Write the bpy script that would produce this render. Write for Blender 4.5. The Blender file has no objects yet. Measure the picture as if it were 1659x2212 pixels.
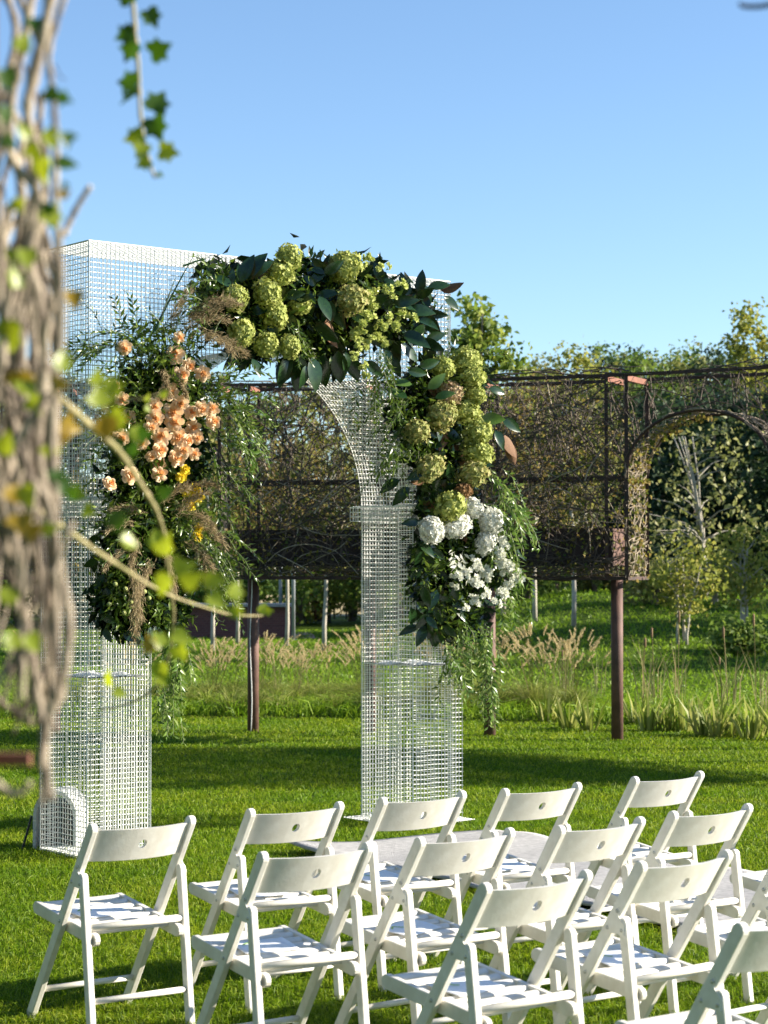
import bpy, math, random
import numpy as np
from mathutils import Vector, Matrix
random.seed(7)
rng = np.random.default_rng(11)
R = math.radians

# ------------------------------------------------------------------ camera
CAMZ, PITCH = 1.68, 0.0279
FPX, CX, CY = 4414.6, 829.5, 1106.0          # focal length and centre in the 1659 x 2212 picture grid
sc = bpy.context.scene
cam_d = bpy.data.cameras.new('camera'); cam = bpy.data.objects.new('camera', cam_d)
sc.collection.objects.link(cam); sc.camera = cam
cam_d.sensor_fit = 'VERTICAL'; cam_d.sensor_height = 36.0; cam_d.lens = FPX / 2212.0 * 36.0
cam_d.clip_start = 0.1; cam_d.clip_end = 3000
cam.location = (0, 0, CAMZ); cam.rotation_euler = (math.pi / 2 + PITCH, 0, 0)
cam_d.dof.use_dof = True; cam_d.dof.focus_distance = 10.8; cam_d.dof.aperture_fstop = 6.0
cam_d.dof.aperture_blades = 0

# ------------------------------------------------------------------ sky and sun
SUN_AZ, SUN_EL = R(87.0), R(23.0)            # azimuth clockwise from the view direction (+y)
sund = Vector((math.sin(SUN_AZ) * math.cos(SUN_EL), math.cos(SUN_AZ) * math.cos(SUN_EL), math.sin(SUN_EL)))
w = bpy.data.worlds.new('World'); sc.world = w; w.use_nodes = True
nt = w.node_tree; bg = nt.nodes['Background']
sky = nt.nodes.new('ShaderNodeTexSky'); sky.sky_type = 'NISHITA'; sky.sun_disc = False
sky.sun_elevation = SUN_EL; sky.sun_rotation = SUN_AZ
sky.altitude = 100; sky.air_density = 0.95; sky.dust_density = 0.15; sky.ozone_density = 3.6
nt.links.new(sky.outputs[0], bg.inputs[0]); bg.inputs[1].default_value = 0.083
sl = bpy.data.lights.new('sun', 'SUN'); sun = bpy.data.objects.new('sun', sl); sc.collection.objects.link(sun)
sl.energy = 5.0; sl.angle = R(0.53); sl.color = (1.0, 0.92, 0.78)
sun.rotation_euler = (-sund).to_track_quat('-Z', 'Y').to_euler(); sun.location = (20, 2, 15)
sc.view_settings.view_transform = 'Standard'; sc.view_settings.look = 'None'
sc.view_settings.exposure = 1.45; sc.view_settings.gamma = 1.0
sc.render.engine = 'CYCLES'; sc.cycles.use_denoising = True
sc.cycles.max_bounces = 6; sc.cycles.transparent_max_bounces = 6

# ------------------------------------------------------------------ helpers
def ray(px, py):
    xc = (px - CX) / FPX; yc = -(py - CY) / FPX
    c, s = math.cos(PITCH), math.sin(PITCH)
    return Vector((xc, c - yc * s, s + yc * c))
def at(px, py, D):
    d = ray(px, py); return Vector((0, 0, CAMZ)) + d * (D / d.y)
def on_ground(px, py, z=0.0):
    d = ray(px, py); return Vector((0, 0, CAMZ)) + d * ((z - CAMZ) / d.z)

def link(o): sc.collection.objects.link(o); return o
def tag(o, label=None, cat=None, group=None, kind=None):
    if label: o['label'] = label
    if cat: o['category'] = cat
    if group: o['group'] = group
    if kind: o['kind'] = kind
    return o
def thing(name, label, cat, loc=(0, 0, 0), rz=0.0, group=None):
    o = link(bpy.data.objects.new(name, None)); o.empty_display_size = 0.1
    o.location = loc; o.rotation_euler = (0, 0, rz)
    return tag(o, label, cat, group)
def mesh_obj(name, verts, faces, mat, parent=None, smooth=False):
    me = bpy.data.meshes.new(name); me.from_pydata([tuple(v) for v in verts], [], faces); me.update()
    if mat: me.materials.append(mat)
    if smooth: me.polygons.foreach_set('use_smooth', [True] * len(me.polygons))
    return put(name, me, parent)
def put(name, me, parent=None):
    o = link(bpy.data.objects.new(name, me))
    if parent: o.parent = parent
    return o
def np_mesh(name, V, T, mat, smooth=False):
    """triangle mesh straight from numpy arrays"""
    V = np.asarray(V, dtype=np.float32).reshape(-1, 3); T = np.asarray(T, dtype=np.int32).reshape(-1, 3)
    me = bpy.data.meshes.new(name)
    me.vertices.add(len(V)); me.vertices.foreach_set('co', V.ravel())
    me.loops.add(T.size); me.loops.foreach_set('vertex_index', T.ravel())
    me.polygons.add(len(T)); me.polygons.foreach_set('loop_start', np.arange(len(T), dtype=np.int32) * 3)
    try: me.polygons.foreach_set('loop_total', np.full(len(T), 3, dtype=np.int32))
    except Exception: pass
    if smooth: me.polygons.foreach_set('use_smooth', np.ones(len(T), dtype=bool))
    me.update(calc_edges=True); me.validate()
    if mat: me.materials.append(mat)
    return me
def copy_tree(o, parent=None):
    c = link(o.copy())
    if parent: c.parent = parent
    for ch in list(o.children): copy_tree(ch, c)
    return c

class MB:
    def __init__(s): s.v = []; s.f = []
    def add(s, vs, fs):
        n = len(s.v); s.v += [tuple(v) for v in vs]; s.f += [tuple(i + n for i in f) for f in fs]
    def box(s, c, size, M=None):
        hx, hy, hz = size[0] / 2, size[1] / 2, size[2] / 2
        vs = [Vector((x, y, z)) for x in (-hx, hx) for y in (-hy, hy) for z in (-hz, hz)]
        if M: vs = [M @ v for v in vs]
        c = Vector(c); vs = [v + c for v in vs]
        s.add(vs, [(0, 1, 3, 2), (4, 6, 7, 5), (0, 4, 5, 1), (2, 3, 7, 6), (0, 2, 6, 4), (1, 5, 7, 3)])
    def bar(s, p0, p1, w, h, up=(0, 0, 1), caps=True):
        p0, p1 = Vector(p0), Vector(p1); d = (p1 - p0)
        if d.length < 1e-6: return
        d.normalize(); u = Vector(up)
        if abs(d.dot(u)) > 0.98: u = Vector((0, 1, 0))
        a = d.cross(u).normalized() * (w / 2); b = a.cross(d).normalized() * (h / 2)
        vs = [p + q for p in (p0, p1) for q in (-a - b, a - b, a + b, -a + b)]
        fs = [(0, 1, 5, 4), (1, 2, 6, 5), (2, 3, 7, 6), (3, 0, 4, 7)]
        if caps: fs += [(3, 2, 1, 0), (4, 5, 6, 7)]
        s.add(vs, fs)
    def tube(s, pts, rad, n=6, caps=True):
        pts = [Vector(p) for p in pts]; m = len(pts)
        if not hasattr(rad, '__len__'): rad = [rad] * m
        b = len(s.v); a = None
        for i, p in enumerate(pts):
            d = (pts[min(i + 1, m - 1)] - pts[max(i - 1, 0)])
            d = d.normalized() if d.length > 1e-9 else Vector((0, 0, 1))
            if a is None:
                u = Vector((0, 0, 1)) if abs(d.z) < 0.9 else Vector((1, 0, 0)); a = d.cross(u).normalized()
            else:
                a = (a - d * a.dot(d)); a = a.normalized() if a.length > 1e-6 else d.orthogonal().normalized()
            c = d.cross(a)
            for k in range(n):
                t = 2 * math.pi * k / n
                s.v.append(tuple(p + (a * math.cos(t) + c * math.sin(t)) * rad[i]))
        for i in range(m - 1):
            for k in range(n):
                k2 = (k + 1) % n
                s.f.append((b + i * n + k, b + i * n + k2, b + (i + 1) * n + k2, b + (i + 1) * n + k))
        if caps:
            s.f.append(tuple(b + k for k in range(n))[::-1]); s.f.append(tuple(b + (m - 1) * n + k for k in range(n)))
    def prism(s, poly, x0, x1, axis='x'):
        """poly of (y, z) extruded from x0 to x1"""
        n = len(poly); vs = [(x0, y, z) for y, z in poly] + [(x1, y, z) for y, z in poly]
        fs = [tuple(range(n))[::-1], tuple(range(n, 2 * n))]
        fs += [(i, (i + 1) % n, n + (i + 1) % n, n + i) for i in range(n)]
        s.add(vs, fs)
    def build(s, name, mat, parent=None, smooth=False):
        return mesh_obj(name, s.v, s.f, mat, parent, smooth)
    def mesh(s, name, mat, smooth=False):
        me = bpy.data.meshes.new(name); me.from_pydata(s.v, [], s.f); me.update(); me.materials.append(mat)
        if smooth: me.polygons.foreach_set('use_smooth', [True] * len(me.polygons))
        return me
def bevel(o, wd, seg=2, ang=35):
    m = o.modifiers.new('bevel', 'BEVEL'); m.width = wd; m.segments = seg; m.limit_method = 'ANGLE'; m.angle_limit = R(ang)
    return o

# ------------------------------------------------------------------ materials
def mat_base(name):
    m = bpy.data.materials.new(name); m.use_nodes = True
    return m, m.node_tree, m.node_tree.nodes['Principled BSDF']
def surf(name, c1, c2=None, rough=0.6, scale=8.0, bump=0.0, bscale=60.0, metal=0.0, spec=0.5, detail=4.0, obj=True):
    m, t, b = mat_base(name)
    b.inputs['Roughness'].default_value = rough; b.inputs['Metallic'].default_value = metal
    b.inputs['Specular IOR Level'].default_value = spec
    tc = t.nodes.new('ShaderNodeTexCoord')
    if c2:
        n = t.nodes.new('ShaderNodeTexNoise'); n.inputs['Scale'].default_value = scale; n.inputs['Detail'].default_value = detail
        t.links.new(tc.outputs['Object'], n.inputs['Vector'])
        r = t.nodes.new('ShaderNodeValToRGB'); r.color_ramp.elements[0].position = 0.32; r.color_ramp.elements[1].position = 0.68
        r.color_ramp.elements[0].color = (*c1, 1); r.color_ramp.elements[1].color = (*c2, 1)
        t.links.new(n.outputs['Fac'], r.inputs['Fac']); t.links.new(r.outputs['Color'], b.inputs['Base Color'])
    else: b.inputs['Base Color'].default_value = (*c1, 1)
    if bump:
        n2 = t.nodes.new('ShaderNodeTexNoise'); n2.inputs['Scale'].default_value = bscale; n2.inputs['Detail'].default_value = 6
        t.links.new(tc.outputs['Object'], n2.inputs['Vector'])
        bp = t.nodes.new('ShaderNodeBump'); bp.inputs['Strength'].default_value = bump; bp.inputs['Distance'].default_value = 0.02
        t.links.new(n2.outputs['Fac'], bp.inputs['Height']); t.links.new(bp.outputs['Normal'], b.inputs['Normal'])
    return m
def leafy(name, cols, trans=0.35, rough=0.45, spec=0.4, tcol=None):
    """leaf, petal or blade: colour varies from piece to piece, light shines through it"""
    m, t, b = mat_base(name)
    b.inputs['Roughness'].default_value = rough; b.inputs['Specular IOR Level'].default_value = spec
    g = t.nodes.new('ShaderNodeNewGeometry'); r = t.nodes.new('ShaderNodeValToRGB')
    el = r.color_ramp.elements; el[0].color = (*cols[0], 1); el[1].color = (*cols[-1], 1)
    for i, c in enumerate(cols[1:-1]):
        e = el.new((i + 1) / (len(cols) - 1)); e.color = (*c, 1)
    t.links.new(g.outputs['Random Per Island'], r.inputs['Fac']); t.links.new(r.outputs['Color'], b.inputs['Base Color'])
    tr = t.nodes.new('ShaderNodeBsdfTranslucent')
    if tcol:
        mx = t.nodes.new('ShaderNodeMix'); mx.data_type = 'RGBA'; mx.blend_type = 'MULTIPLY'; mx.inputs[0].default_value = 1.0
        t.links.new(r.outputs['Color'], mx.inputs[6]); mx.inputs[7].default_value = (*tcol, 1)
        t.links.new(mx.outputs[2], tr.inputs['Color'])
    else: t.links.new(r.outputs['Color'], tr.inputs['Color'])
    ms = t.nodes.new('ShaderNodeMixShader'); ms.inputs[0].default_value = trans
    out = t.nodes['Material Output']
    t.links.new(b.outputs[0], ms.inputs[1]); t.links.new(tr.outputs[0], ms.inputs[2]); t.links.new(ms.outputs[0], out.inputs['Surface'])
    return m

M = {}
M['chair'] = surf('chair_white_paint', (0.75, 0.725, 0.67), (0.80, 0.78, 0.73), 0.38, 14, 0.03, 90)
M['rivet'] = surf('rivet_metal', (0.5, 0.5, 0.48), None, 0.3, metal=0.8)
M['dark_slot'] = surf('dark_slot', (0.03, 0.03, 0.03), None, 0.7)
M['paper'] = surf('paper', (0.86, 0.87, 0.88), None, 0.6)
M['print'] = surf('green_print', (0.30, 0.50, 0.10), None, 0.6)
M['wire'] = surf('white_wire', (0.80, 0.80, 0.77), None, 0.4)
M['plate'] = surf('white_plate', (0.74, 0.75, 0.75), (0.82, 0.82, 0.81), 0.5, 20, 0.15, 40)
M['rust'] = surf('rusty_steel', (0.028, 0.017, 0.013), (0.075, 0.036, 0.026), 0.75, 9, 0.2, 80)  # darkened to the tone of the pergola frame's shaded side
M['rust_post'] = surf('rusty_pipe', (0.085, 0.042, 0.032), (0.16, 0.080, 0.058), 0.7, 7, 0.2, 120)
M['rust_bright'] = surf('orange_sunlit_rust', (0.26, 0.10, 0.06), (0.16, 0.065, 0.04), 0.8, 12)  # brighter orange rust; on the top ties it paints in their sunlit tone
M['planter'] = surf('planter_steel', (0.022, 0.012, 0.013), (0.045, 0.024, 0.024), 0.7, 5, 0.2, 40)
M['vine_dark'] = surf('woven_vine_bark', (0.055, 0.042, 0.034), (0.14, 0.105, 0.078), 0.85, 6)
M['vine_pale'] = surf('pale_vine_bark', (0.34, 0.27, 0.19), (0.50, 0.42, 0.31), 0.8, 14)
M['vine_soffit'] = surf('archway_twig_bark', (0.16, 0.125, 0.09), (0.38, 0.31, 0.22), 0.8, 14)
M['vine_fg'] = surf('near_vine_bark', (0.15, 0.112, 0.08), (0.44, 0.36, 0.265), 0.8, 34, 0.3, 200)
M['vine_fg2'] = surf('near_vine_shoot', (0.26, 0.23, 0.09), (0.38, 0.31, 0.16), 0.7, 14)
M['bark'] = surf('tree_bark', (0.12, 0.09, 0.065), (0.25, 0.20, 0.15), 0.9, 6, 0.4, 40)
M['bark_pale'] = surf('pale_bark', (0.30, 0.27, 0.22), (0.45, 0.41, 0.34), 0.9, 6, 0.3, 40)
M['rug'] = surf('grey_carpet', (0.36, 0.35, 0.345), (0.50, 0.485, 0.475), 0.95, 30, 0.6, 160, spec=0.1)
M['soil'] = surf('bed_soil', (0.030, 0.034, 0.014), (0.06, 0.07, 0.02), 0.95, 1.5, 0.5, 12, spec=0.1)
M['grass'] = leafy('grass_blade', [(0.062, 0.120, 0.002), (0.14, 0.242, 0.004), (0.22, 0.32, 0.007), (0.38, 0.44, 0.05)], 0.5, 0.5, 0.22)
def patchy(m, scale, lo, hi):
    """slow drift of colour over the ground: yellower and greener patches"""
    t = m.node_tree; tc = t.nodes.new('ShaderNodeTexCoord'); n = t.nodes.new('ShaderNodeTexNoise'); n.inputs['Scale'].default_value = scale; n.inputs['Detail'].default_value = 5
    t.links.new(tc.outputs['Object'], n.inputs['Vector']); r = t.nodes.new('ShaderNodeValToRGB'); r.color_ramp.elements[0].position = .35; r.color_ramp.elements[1].position = .65
    r.color_ramp.elements[0].color = (*lo, 1); r.color_ramp.elements[1].color = (*hi, 1); t.links.new(n.outputs['Fac'], r.inputs['Fac'])
    for nd in [x for x in t.nodes if x.type in ('BSDF_PRINCIPLED', 'BSDF_TRANSLUCENT')]:
        inp = nd.inputs['Base Color' if nd.type == 'BSDF_PRINCIPLED' else 'Color']; src = inp.links[0].from_socket if inp.links else None
        mx = t.nodes.new('ShaderNodeMix'); mx.data_type = 'RGBA'; mx.blend_type = 'MULTIPLY'; mx.inputs[0].default_value = 1.0
        if src: t.links.new(src, mx.inputs[6])
        else: mx.inputs[6].default_value = inp.default_value
        t.links.new(r.outputs['Color'], mx.inputs[7]); t.links.new(mx.outputs[2], inp)
patchy(M['grass'], 1.3, (0.72, 0.86, 0.8), (1.12, 1.04, 1.0))
patchy(M['chair'], 3.2, (0.90, 0.88, 0.84), (1.03, 1.03, 1.03)); patchy(M['chair'], 26.0, (0.93, 0.92, 0.90), (1.02, 1.02, 1.02))
M['fargrass'] = leafy('far_grass_blade', [(0.13, 0.25, 0.008), (0.26, 0.37, 0.025)], 0.45, 0.5, 0.3)
M['ivy'] = leafy('ivy_leaf', [(0.14, 0.21, 0.015), (0.26, 0.33, 0.03), (0.40, 0.44, 0.07)], 0.5, 0.35, 0.4, (1.5, 1.4, 0.5))
M['ivy_y'] = leafy('yellow_ivy_leaf', [(0.34, 0.26, 0.02), (0.42, 0.26, 0.03)], 0.45, 0.4, 0.4)
M['ivy_d'] = leafy('dark_ivy_leaf', [(0.028, 0.07, 0.012), (0.06, 0.12, 0.015)], 0.35, 0.35, 0.4, (1.6, 1.8, 0.4))
M['panel_leaf'] = leafy('panel_leaf', [(0.07, 0.11, 0.018), (0.18, 0.20, 0.03), (0.28, 0.20, 0.05), (0.38, 0.29, 0.09)], 0.4, 0.6, 0.25)
M['ruscus'] = leafy('ruscus_leaf', [(0.032, 0.064, 0.010), (0.075, 0.135, 0.016), (0.16, 0.22, 0.03)], 0.35, 0.28, 0.5)
M['ruscus_l'] = leafy('hanging_ruscus_leaf', [(0.07, 0.14, 0.02), (0.13, 0.22, 0.035), (0.24, 0.30, 0.08)], 0.35, 0.3, 0.5)
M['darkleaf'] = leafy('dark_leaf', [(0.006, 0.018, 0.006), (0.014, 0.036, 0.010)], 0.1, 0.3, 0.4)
M['mag_top'] = surf('magnolia_upper', (0.010, 0.030, 0.010), (0.020, 0.052, 0.014), 0.22, 9)
M['mag_under'] = surf('magnolia_underside', (0.16, 0.075, 0.032), (0.22, 0.11, 0.045), 0.75, 12)
M['mag_green'] = surf('magnolia_green', (0.055, 0.115, 0.022), (0.09, 0.16, 0.03), 0.3, 9)
M['hyd_g'] = leafy('green_hydrangea_petal', [(0.27, 0.32, 0.07), (0.40, 0.44, 0.11), (0.54, 0.55, 0.19)], 0.3, 0.6, 0.2)
M['hyd_o'] = leafy('olive_hydrangea_petal', [(0.24, 0.27, 0.075), (0.37, 0.38, 0.12), (0.44, 0.37, 0.16)], 0.3, 0.6, 0.2)
M['hyd_p'] = leafy('blush_hydrangea_petal', [(0.42, 0.33, 0.17), (0.52, 0.36, 0.24), (0.46, 0.42, 0.2)], 0.3, 0.6, 0.2)
M['hyd_b'] = leafy('dry_hydrangea_petal', [(0.22, 0.12, 0.05), (0.34, 0.20, 0.09)], 0.3, 0.7, 0.2)
M['hyd_w'] = leafy('white_hydrangea_petal', [(0.72, 0.72, 0.62), (0.82, 0.82, 0.77)], 0.3, 0.6, 0.2)
M['white_fl'] = leafy('white_petal', [(0.74, 0.75, 0.60), (0.83, 0.82, 0.76)], 0.35, 0.5, 0.2)
M['lime_fl'] = leafy('lime_petal', [(0.46, 0.52, 0.12), (0.60, 0.63, 0.22)], 0.35, 0.5, 0.2)
M['rose'] = leafy('peach_petal', [(0.84, 0.56, 0.31), (0.87, 0.64, 0.40), (0.88, 0.70, 0.49)], 0.35, 0.55, 0.25)
M['rose_c'] = leafy('peach_heart_petal', [(0.84, 0.40, 0.14), (0.86, 0.50, 0.22)], 0.35, 0.55, 0.25)
M['yellow'] = leafy('yellow_petal', [(0.86, 0.62, 0.02), (0.88, 0.72, 0.06)], 0.3, 0.5, 0.25)
M['plume'] = leafy('dry_plume', [(0.22, 0.165, 0.095), (0.36, 0.28, 0.16), (0.48, 0.38, 0.22)], 0.4, 0.7, 0.2)
M['bud'] = surf('pale_green_bud', (0.30, 0.34, 0.10), (0.42, 0.44, 0.16), 0.7, 80, 0.4, 300)
M['stem'] = surf('green_stem', (0.07, 0.10, 0.03), (0.11, 0.13, 0.04), 0.6, 20)
M['reed'] = leafy('reed_blade', [(0.13, 0.19, 0.02), (0.25, 0.30, 0.045), (0.45, 0.44, 0.14)], 0.5, 0.5, 0.3)
M['reed_dry'] = leafy('dry_reed_blade', [(0.18, 0.15, 0.07), (0.32, 0.26, 0.13), (0.16, 0.19, 0.06)], 0.4, 0.6, 0.2)
M['seed'] = leafy('grass_seed_head', [(0.52, 0.41, 0.20), (0.68, 0.57, 0.34)], 0.5, 0.7, 0.2)
M['cattail'] = surf('cattail_brown', (0.20, 0.125, 0.065), None, 0.9)
M['photinia'] = leafy('photinia_leaf', [(0.05, 0.09, 0.02), (0.32, 0.05, 0.03), (0.10, 0.15, 0.04), (0.42, 0.10, 0.07), (0.50, 0.40, 0.28)], 0.3, 0.4, 0.4)
M['slab'] = surf('grey_slab', (0.26, 0.26, 0.27), (0.34, 0.34, 0.34), 0.8, 6)
M['galv'] = surf('grey_metal_pole', (0.30, 0.33, 0.35), None, 0.45, metal=0.3)
M['fence'] = surf('dark_fence_metal', (0.03, 0.045, 0.035), None, 0.6)
M['terracotta'] = surf('red_paving', (0.40, 0.20, 0.15), (0.50, 0.29, 0.22), 0.9, 3)
M['meadow'] = surf('dry_meadow', (0.30, 0.24, 0.12), (0.42, 0.34, 0.19), 0.95, 2.0, 0.5, 6, spec=0.1)
M['hood'] = surf('white_hood', (0.62, 0.61, 0.58), (0.48, 0.49, 0.48), 0.7, 14, 0.4, 30)
M['black'] = surf('black_plastic', (0.012, 0.012, 0.014), None, 0.55)
M['cable'] = surf('white_cable', (0.7, 0.7, 0.68), None, 0.5)
FOL = {
 'green': leafy('foliage_green', [(0.060, 0.112, 0.018), (0.128, 0.195, 0.029), (0.225, 0.285, 0.052)], 0.45, 0.55, 0.3),
 'olive': leafy('foliage_olive', [(0.090, 0.120, 0.029), (0.180, 0.195, 0.046), (0.315, 0.285, 0.078)], 0.45, 0.6, 0.25),
 'yellow': leafy('foliage_yellow', [(0.15, 0.19, 0.03), (0.27, 0.29, 0.05), (0.40, 0.36, 0.07)], 0.45, 0.6, 0.25),
 'dark': leafy('foliage_dark', [(0.016, 0.036, 0.018), (0.032, 0.062, 0.028), (0.06, 0.095, 0.035)], 0.3, 0.6, 0.25),
 'brown': leafy('foliage_brown', [(0.150, 0.128, 0.039), (0.300, 0.195, 0.065), (0.195, 0.210, 0.052)], 0.45, 0.6, 0.25),
 'lime': leafy('foliage_lime', [(0.08, 0.14, 0.02), (0.18, 0.25, 0.035), (0.34, 0.37, 0.07)], 0.45, 0.55, 0.3),
 'pale': leafy('foliage_pale', [(0.14, 0.16, 0.04), (0.26, 0.27, 0.08), (0.40, 0.38, 0.16)], 0.45, 0.5, 0.35),
}
def lawn_material():
    m, t, b = mat_base('lawn'); b.inputs['Roughness'].default_value = 0.95; b.inputs['Specular IOR Level'].default_value = 0.1
    tc = t.nodes.new('ShaderNodeTexCoord')
    def noise(s, d):
        n = t.nodes.new('ShaderNodeTexNoise'); n.inputs['Scale'].default_value = s; n.inputs['Detail'].default_value = d
        t.links.new(tc.outputs['Object'], n.inputs['Vector']); return n
    n1, n2 = noise(0.5, 3), noise(40, 6)
    r = t.nodes.new('ShaderNodeValToRGB'); r.color_ramp.elements[0].color = (0.035, 0.065, 0.005, 1); r.color_ramp.elements[1].color = (0.085, 0.14, 0.010, 1)
    mx = t.nodes.new('ShaderNodeMath'); mx.operation = 'MULTIPLY_ADD'; mx.inputs[1].default_value = 0.4
    ad = t.nodes.new('ShaderNodeMath'); ad.operation = 'MULTIPLY'; ad.inputs[1].default_value = 0.6
    t.links.new(n2.outputs['Fac'], ad.inputs[0]); t.links.new(n1.outputs['Fac'], mx.inputs[0]); t.links.new(ad.outputs[0], mx.inputs[2])
    t.links.new(mx.outputs[0], r.inputs['Fac']); t.links.new(r.outputs['Color'], b.inputs['Base Color'])
    bp = t.nodes.new('ShaderNodeBump'); bp.inputs['Strength'].default_value = 0.8; bp.inputs['Distance'].default_value = 0.05
    t.links.new(n2.outputs['Fac'], bp.inputs['Height']); t.links.new(bp.outputs['Normal'], b.inputs['Normal'])
    return m
M['lawn'] = lawn_material()
def brick_material():
    m, t, b = mat_base('brick_wall'); b.inputs['Roughness'].default_value = 0.9
    tc = t.nodes.new('ShaderNodeTexCoord'); mp = t.nodes.new('ShaderNodeMapping'); mp.inputs['Rotation'].default_value = (R(90), 0, 0)
    br = t.nodes.new('ShaderNodeTexBrick'); br.inputs['Scale'].default_value = 4.5
    br.inputs['Color1'].default_value = (0.115, 0.045, 0.045, 1); br.inputs['Color2'].default_value = (0.16, 0.06, 0.055, 1); br.inputs['Mortar'].default_value = (0.16, 0.11, 0.10, 1)
    br.inputs['Mortar Size'].default_value = 0.015
    t.links.new(tc.outputs['Object'], mp.inputs['Vector']); t.links.new(mp.outputs[0], br.inputs['Vector']); t.links.new(br.outputs['Color'], b.inputs['Base Color'])
    return m
M['brick'] = brick_material()

# ------------------------------------------------------------------ leaf, blade and strand builders (numpy)
def unit(a): return a / np.maximum(np.linalg.norm(a, axis=-1, keepdims=True), 1e-9)
def rand_unit(n): return unit(rng.normal(size=(n, 3)))
def leaves(P, D, L, W, fold=0.18, curl=0.12, N=None):
    """pointed leaves: base P, direction D, length L, width W -> V, T (5 verts, 4 triangles each)"""
    n = len(P); D = unit(D)
    if N is None: N = rand_unit(n)
    S = unit(np.cross(D, N)); U = np.cross(S, D)
    L = np.broadcast_to(L, (n,))[:, None]; W = np.broadcast_to(W, (n,))[:, None]
    mid = P + D * L * 0.45
    a = mid + S * W * 0.5 + U * W * fold; c = mid - S * W * 0.5 + U * W * fold
    tip = P + D * L - U * L * curl
    V = np.stack([P, a, tip, c, mid], 1).reshape(-1, 3)
    T = np.array([[0, 1, 4], [1, 2, 4], [2, 3, 4], [3, 0, 4]])
    return V, (T[None] + (np.arange(n) * 5)[:, None, None]).reshape(-1, 3)
def blades(P, D, L, W, bend=0.3):
    n = len(P); D = unit(D); up = np.array([0, 0, 1.0])
    S = unit(np.cross(D, rand_unit(n))); L = np.broadcast_to(L, (n,))[:, None]; W = np.broadcast_to(W, (n,))[:, None]
    lean = D.copy(); lean[:, 2] = 0; lean = unit(lean + 1e-6)
    b = np.broadcast_to(bend, (n,))[:, None]
    m1 = P + D * L * 0.55; tip = P + D * L * (1 - 0.25 * b) + lean * L * b * 0.75 - up * L * b * 0.35
    V = np.stack([P - S * W * .5, P + S * W * .5, m1 - S * W * .42, m1 + S * W * .42, tip], 1).reshape(-1, 3)
    T = np.array([[0, 1, 3], [0, 3, 2], [2, 3, 4]])
    return V, (T[None] + (np.arange(n) * 5)[:, None, None]).reshape(-1, 3)
def join(parts):
    Vs, Ts, o = [], [], 0
    for V, T in parts:
        if len(V) == 0: continue
        Vs.append(V); Ts.append(T + o); o += len(V)
    return np.concatenate(Vs), np.concatenate(Ts)

# ------------------------------------------------------------------ terrain
RC = Vector((-2.63, 9.8)); RIN, ROUT = 11.1, 11.7                     # centre and faces of the ring pergola
def sstep(a, b, x): t = np.clip((x - a) / (b - a), 0, 1); return t * t * (3 - 2 * t)
def gz(x, y):
    right = sstep(-2.0, 4.0, x - (y - 30) * 0.03)
    return 1.15 * sstep(27, 44, y) * right + 0.9 * sstep(44, 90, y) * right
xs = np.unique(np.concatenate([np.linspace(-600, -30, 12), np.linspace(-30, 30, 61), np.linspace(30, 600, 12)]))
ys = np.unique(np.concatenate([np.linspace(-60, 0, 7), np.linspace(0, 100, 81), np.linspace(100, 1500, 20)]))
gv = [(x, y, float(gz(x, y))) for y in ys for x in xs]; nx = len(xs)
gf = [(j * nx + i, j * nx + i + 1, (j + 1) * nx + i + 1, (j + 1) * nx + i) for j in range(len(ys) - 1) for i in range(nx - 1)]
g = mesh_obj('ground', gv, gf, M['lawn'], None, True); tag(g, 'mown green lawn rising to a grassy bank behind the pond edge', kind='structure')
def annulus(name, r0, r1, a0, a1, z, mat, n=60):
    v, f = [], []
    for i in range(n + 1):
        a = R(a0 + (a1 - a0) * i / n); wob = 0.25 * math.sin(i * 1.7) + 0.15 * math.sin(i * 0.61)
        for r in (r0 + wob * 0.5, r1 + wob): v.append((RC.x + r * math.sin(a), RC.y + r * math.cos(a), z))
    for i in range(n): f.append((2 * i, 2 * i + 1, 2 * i + 3, 2 * i + 2))
    return mesh_obj(name, v, f, mat)
bed = annulus('planting_bed', 13.25, 16.2, -60, 60, 0.006, M['soil']); tag(bed, kind='structure')
md = mesh_obj('meadow', [(-40, 72, 0.02), (1.0, 72, 0.02), (2.0, 130, 0.02), (-60, 130, 0.02)], [(0, 1, 2, 3)], M['meadow']); tag(md, kind='structure')
pv = mesh_obj('paving', [tuple(on_ground(x, y, 0.012)) for x, y in ((636, 1379), (690, 1379), (668, 1366), (636, 1366))], [(0, 1, 2, 3)], M['terracotta']); tag(pv, kind='structure')

# carpet runner geometry is needed before the grass
WD = Vector((0.804, 0.595)); FD = Vector((-0.595, 0.804))             # along the chair rows / towards the arch
RUG0 = Vector((-0.53, 12.05)); RUG_W, RUG_L = 1.5, 8.5
def in_rug(x, y, m=0.0):
    dx, dy = x - RUG0.x, y - RUG0.y
    a = dx * WD.x + dy * WD.y; b = -(dx * FD.x + dy * FD.y)
    return (a > m) & (a < RUG_W - m) & (b > m) & (b < RUG_L)

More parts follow.
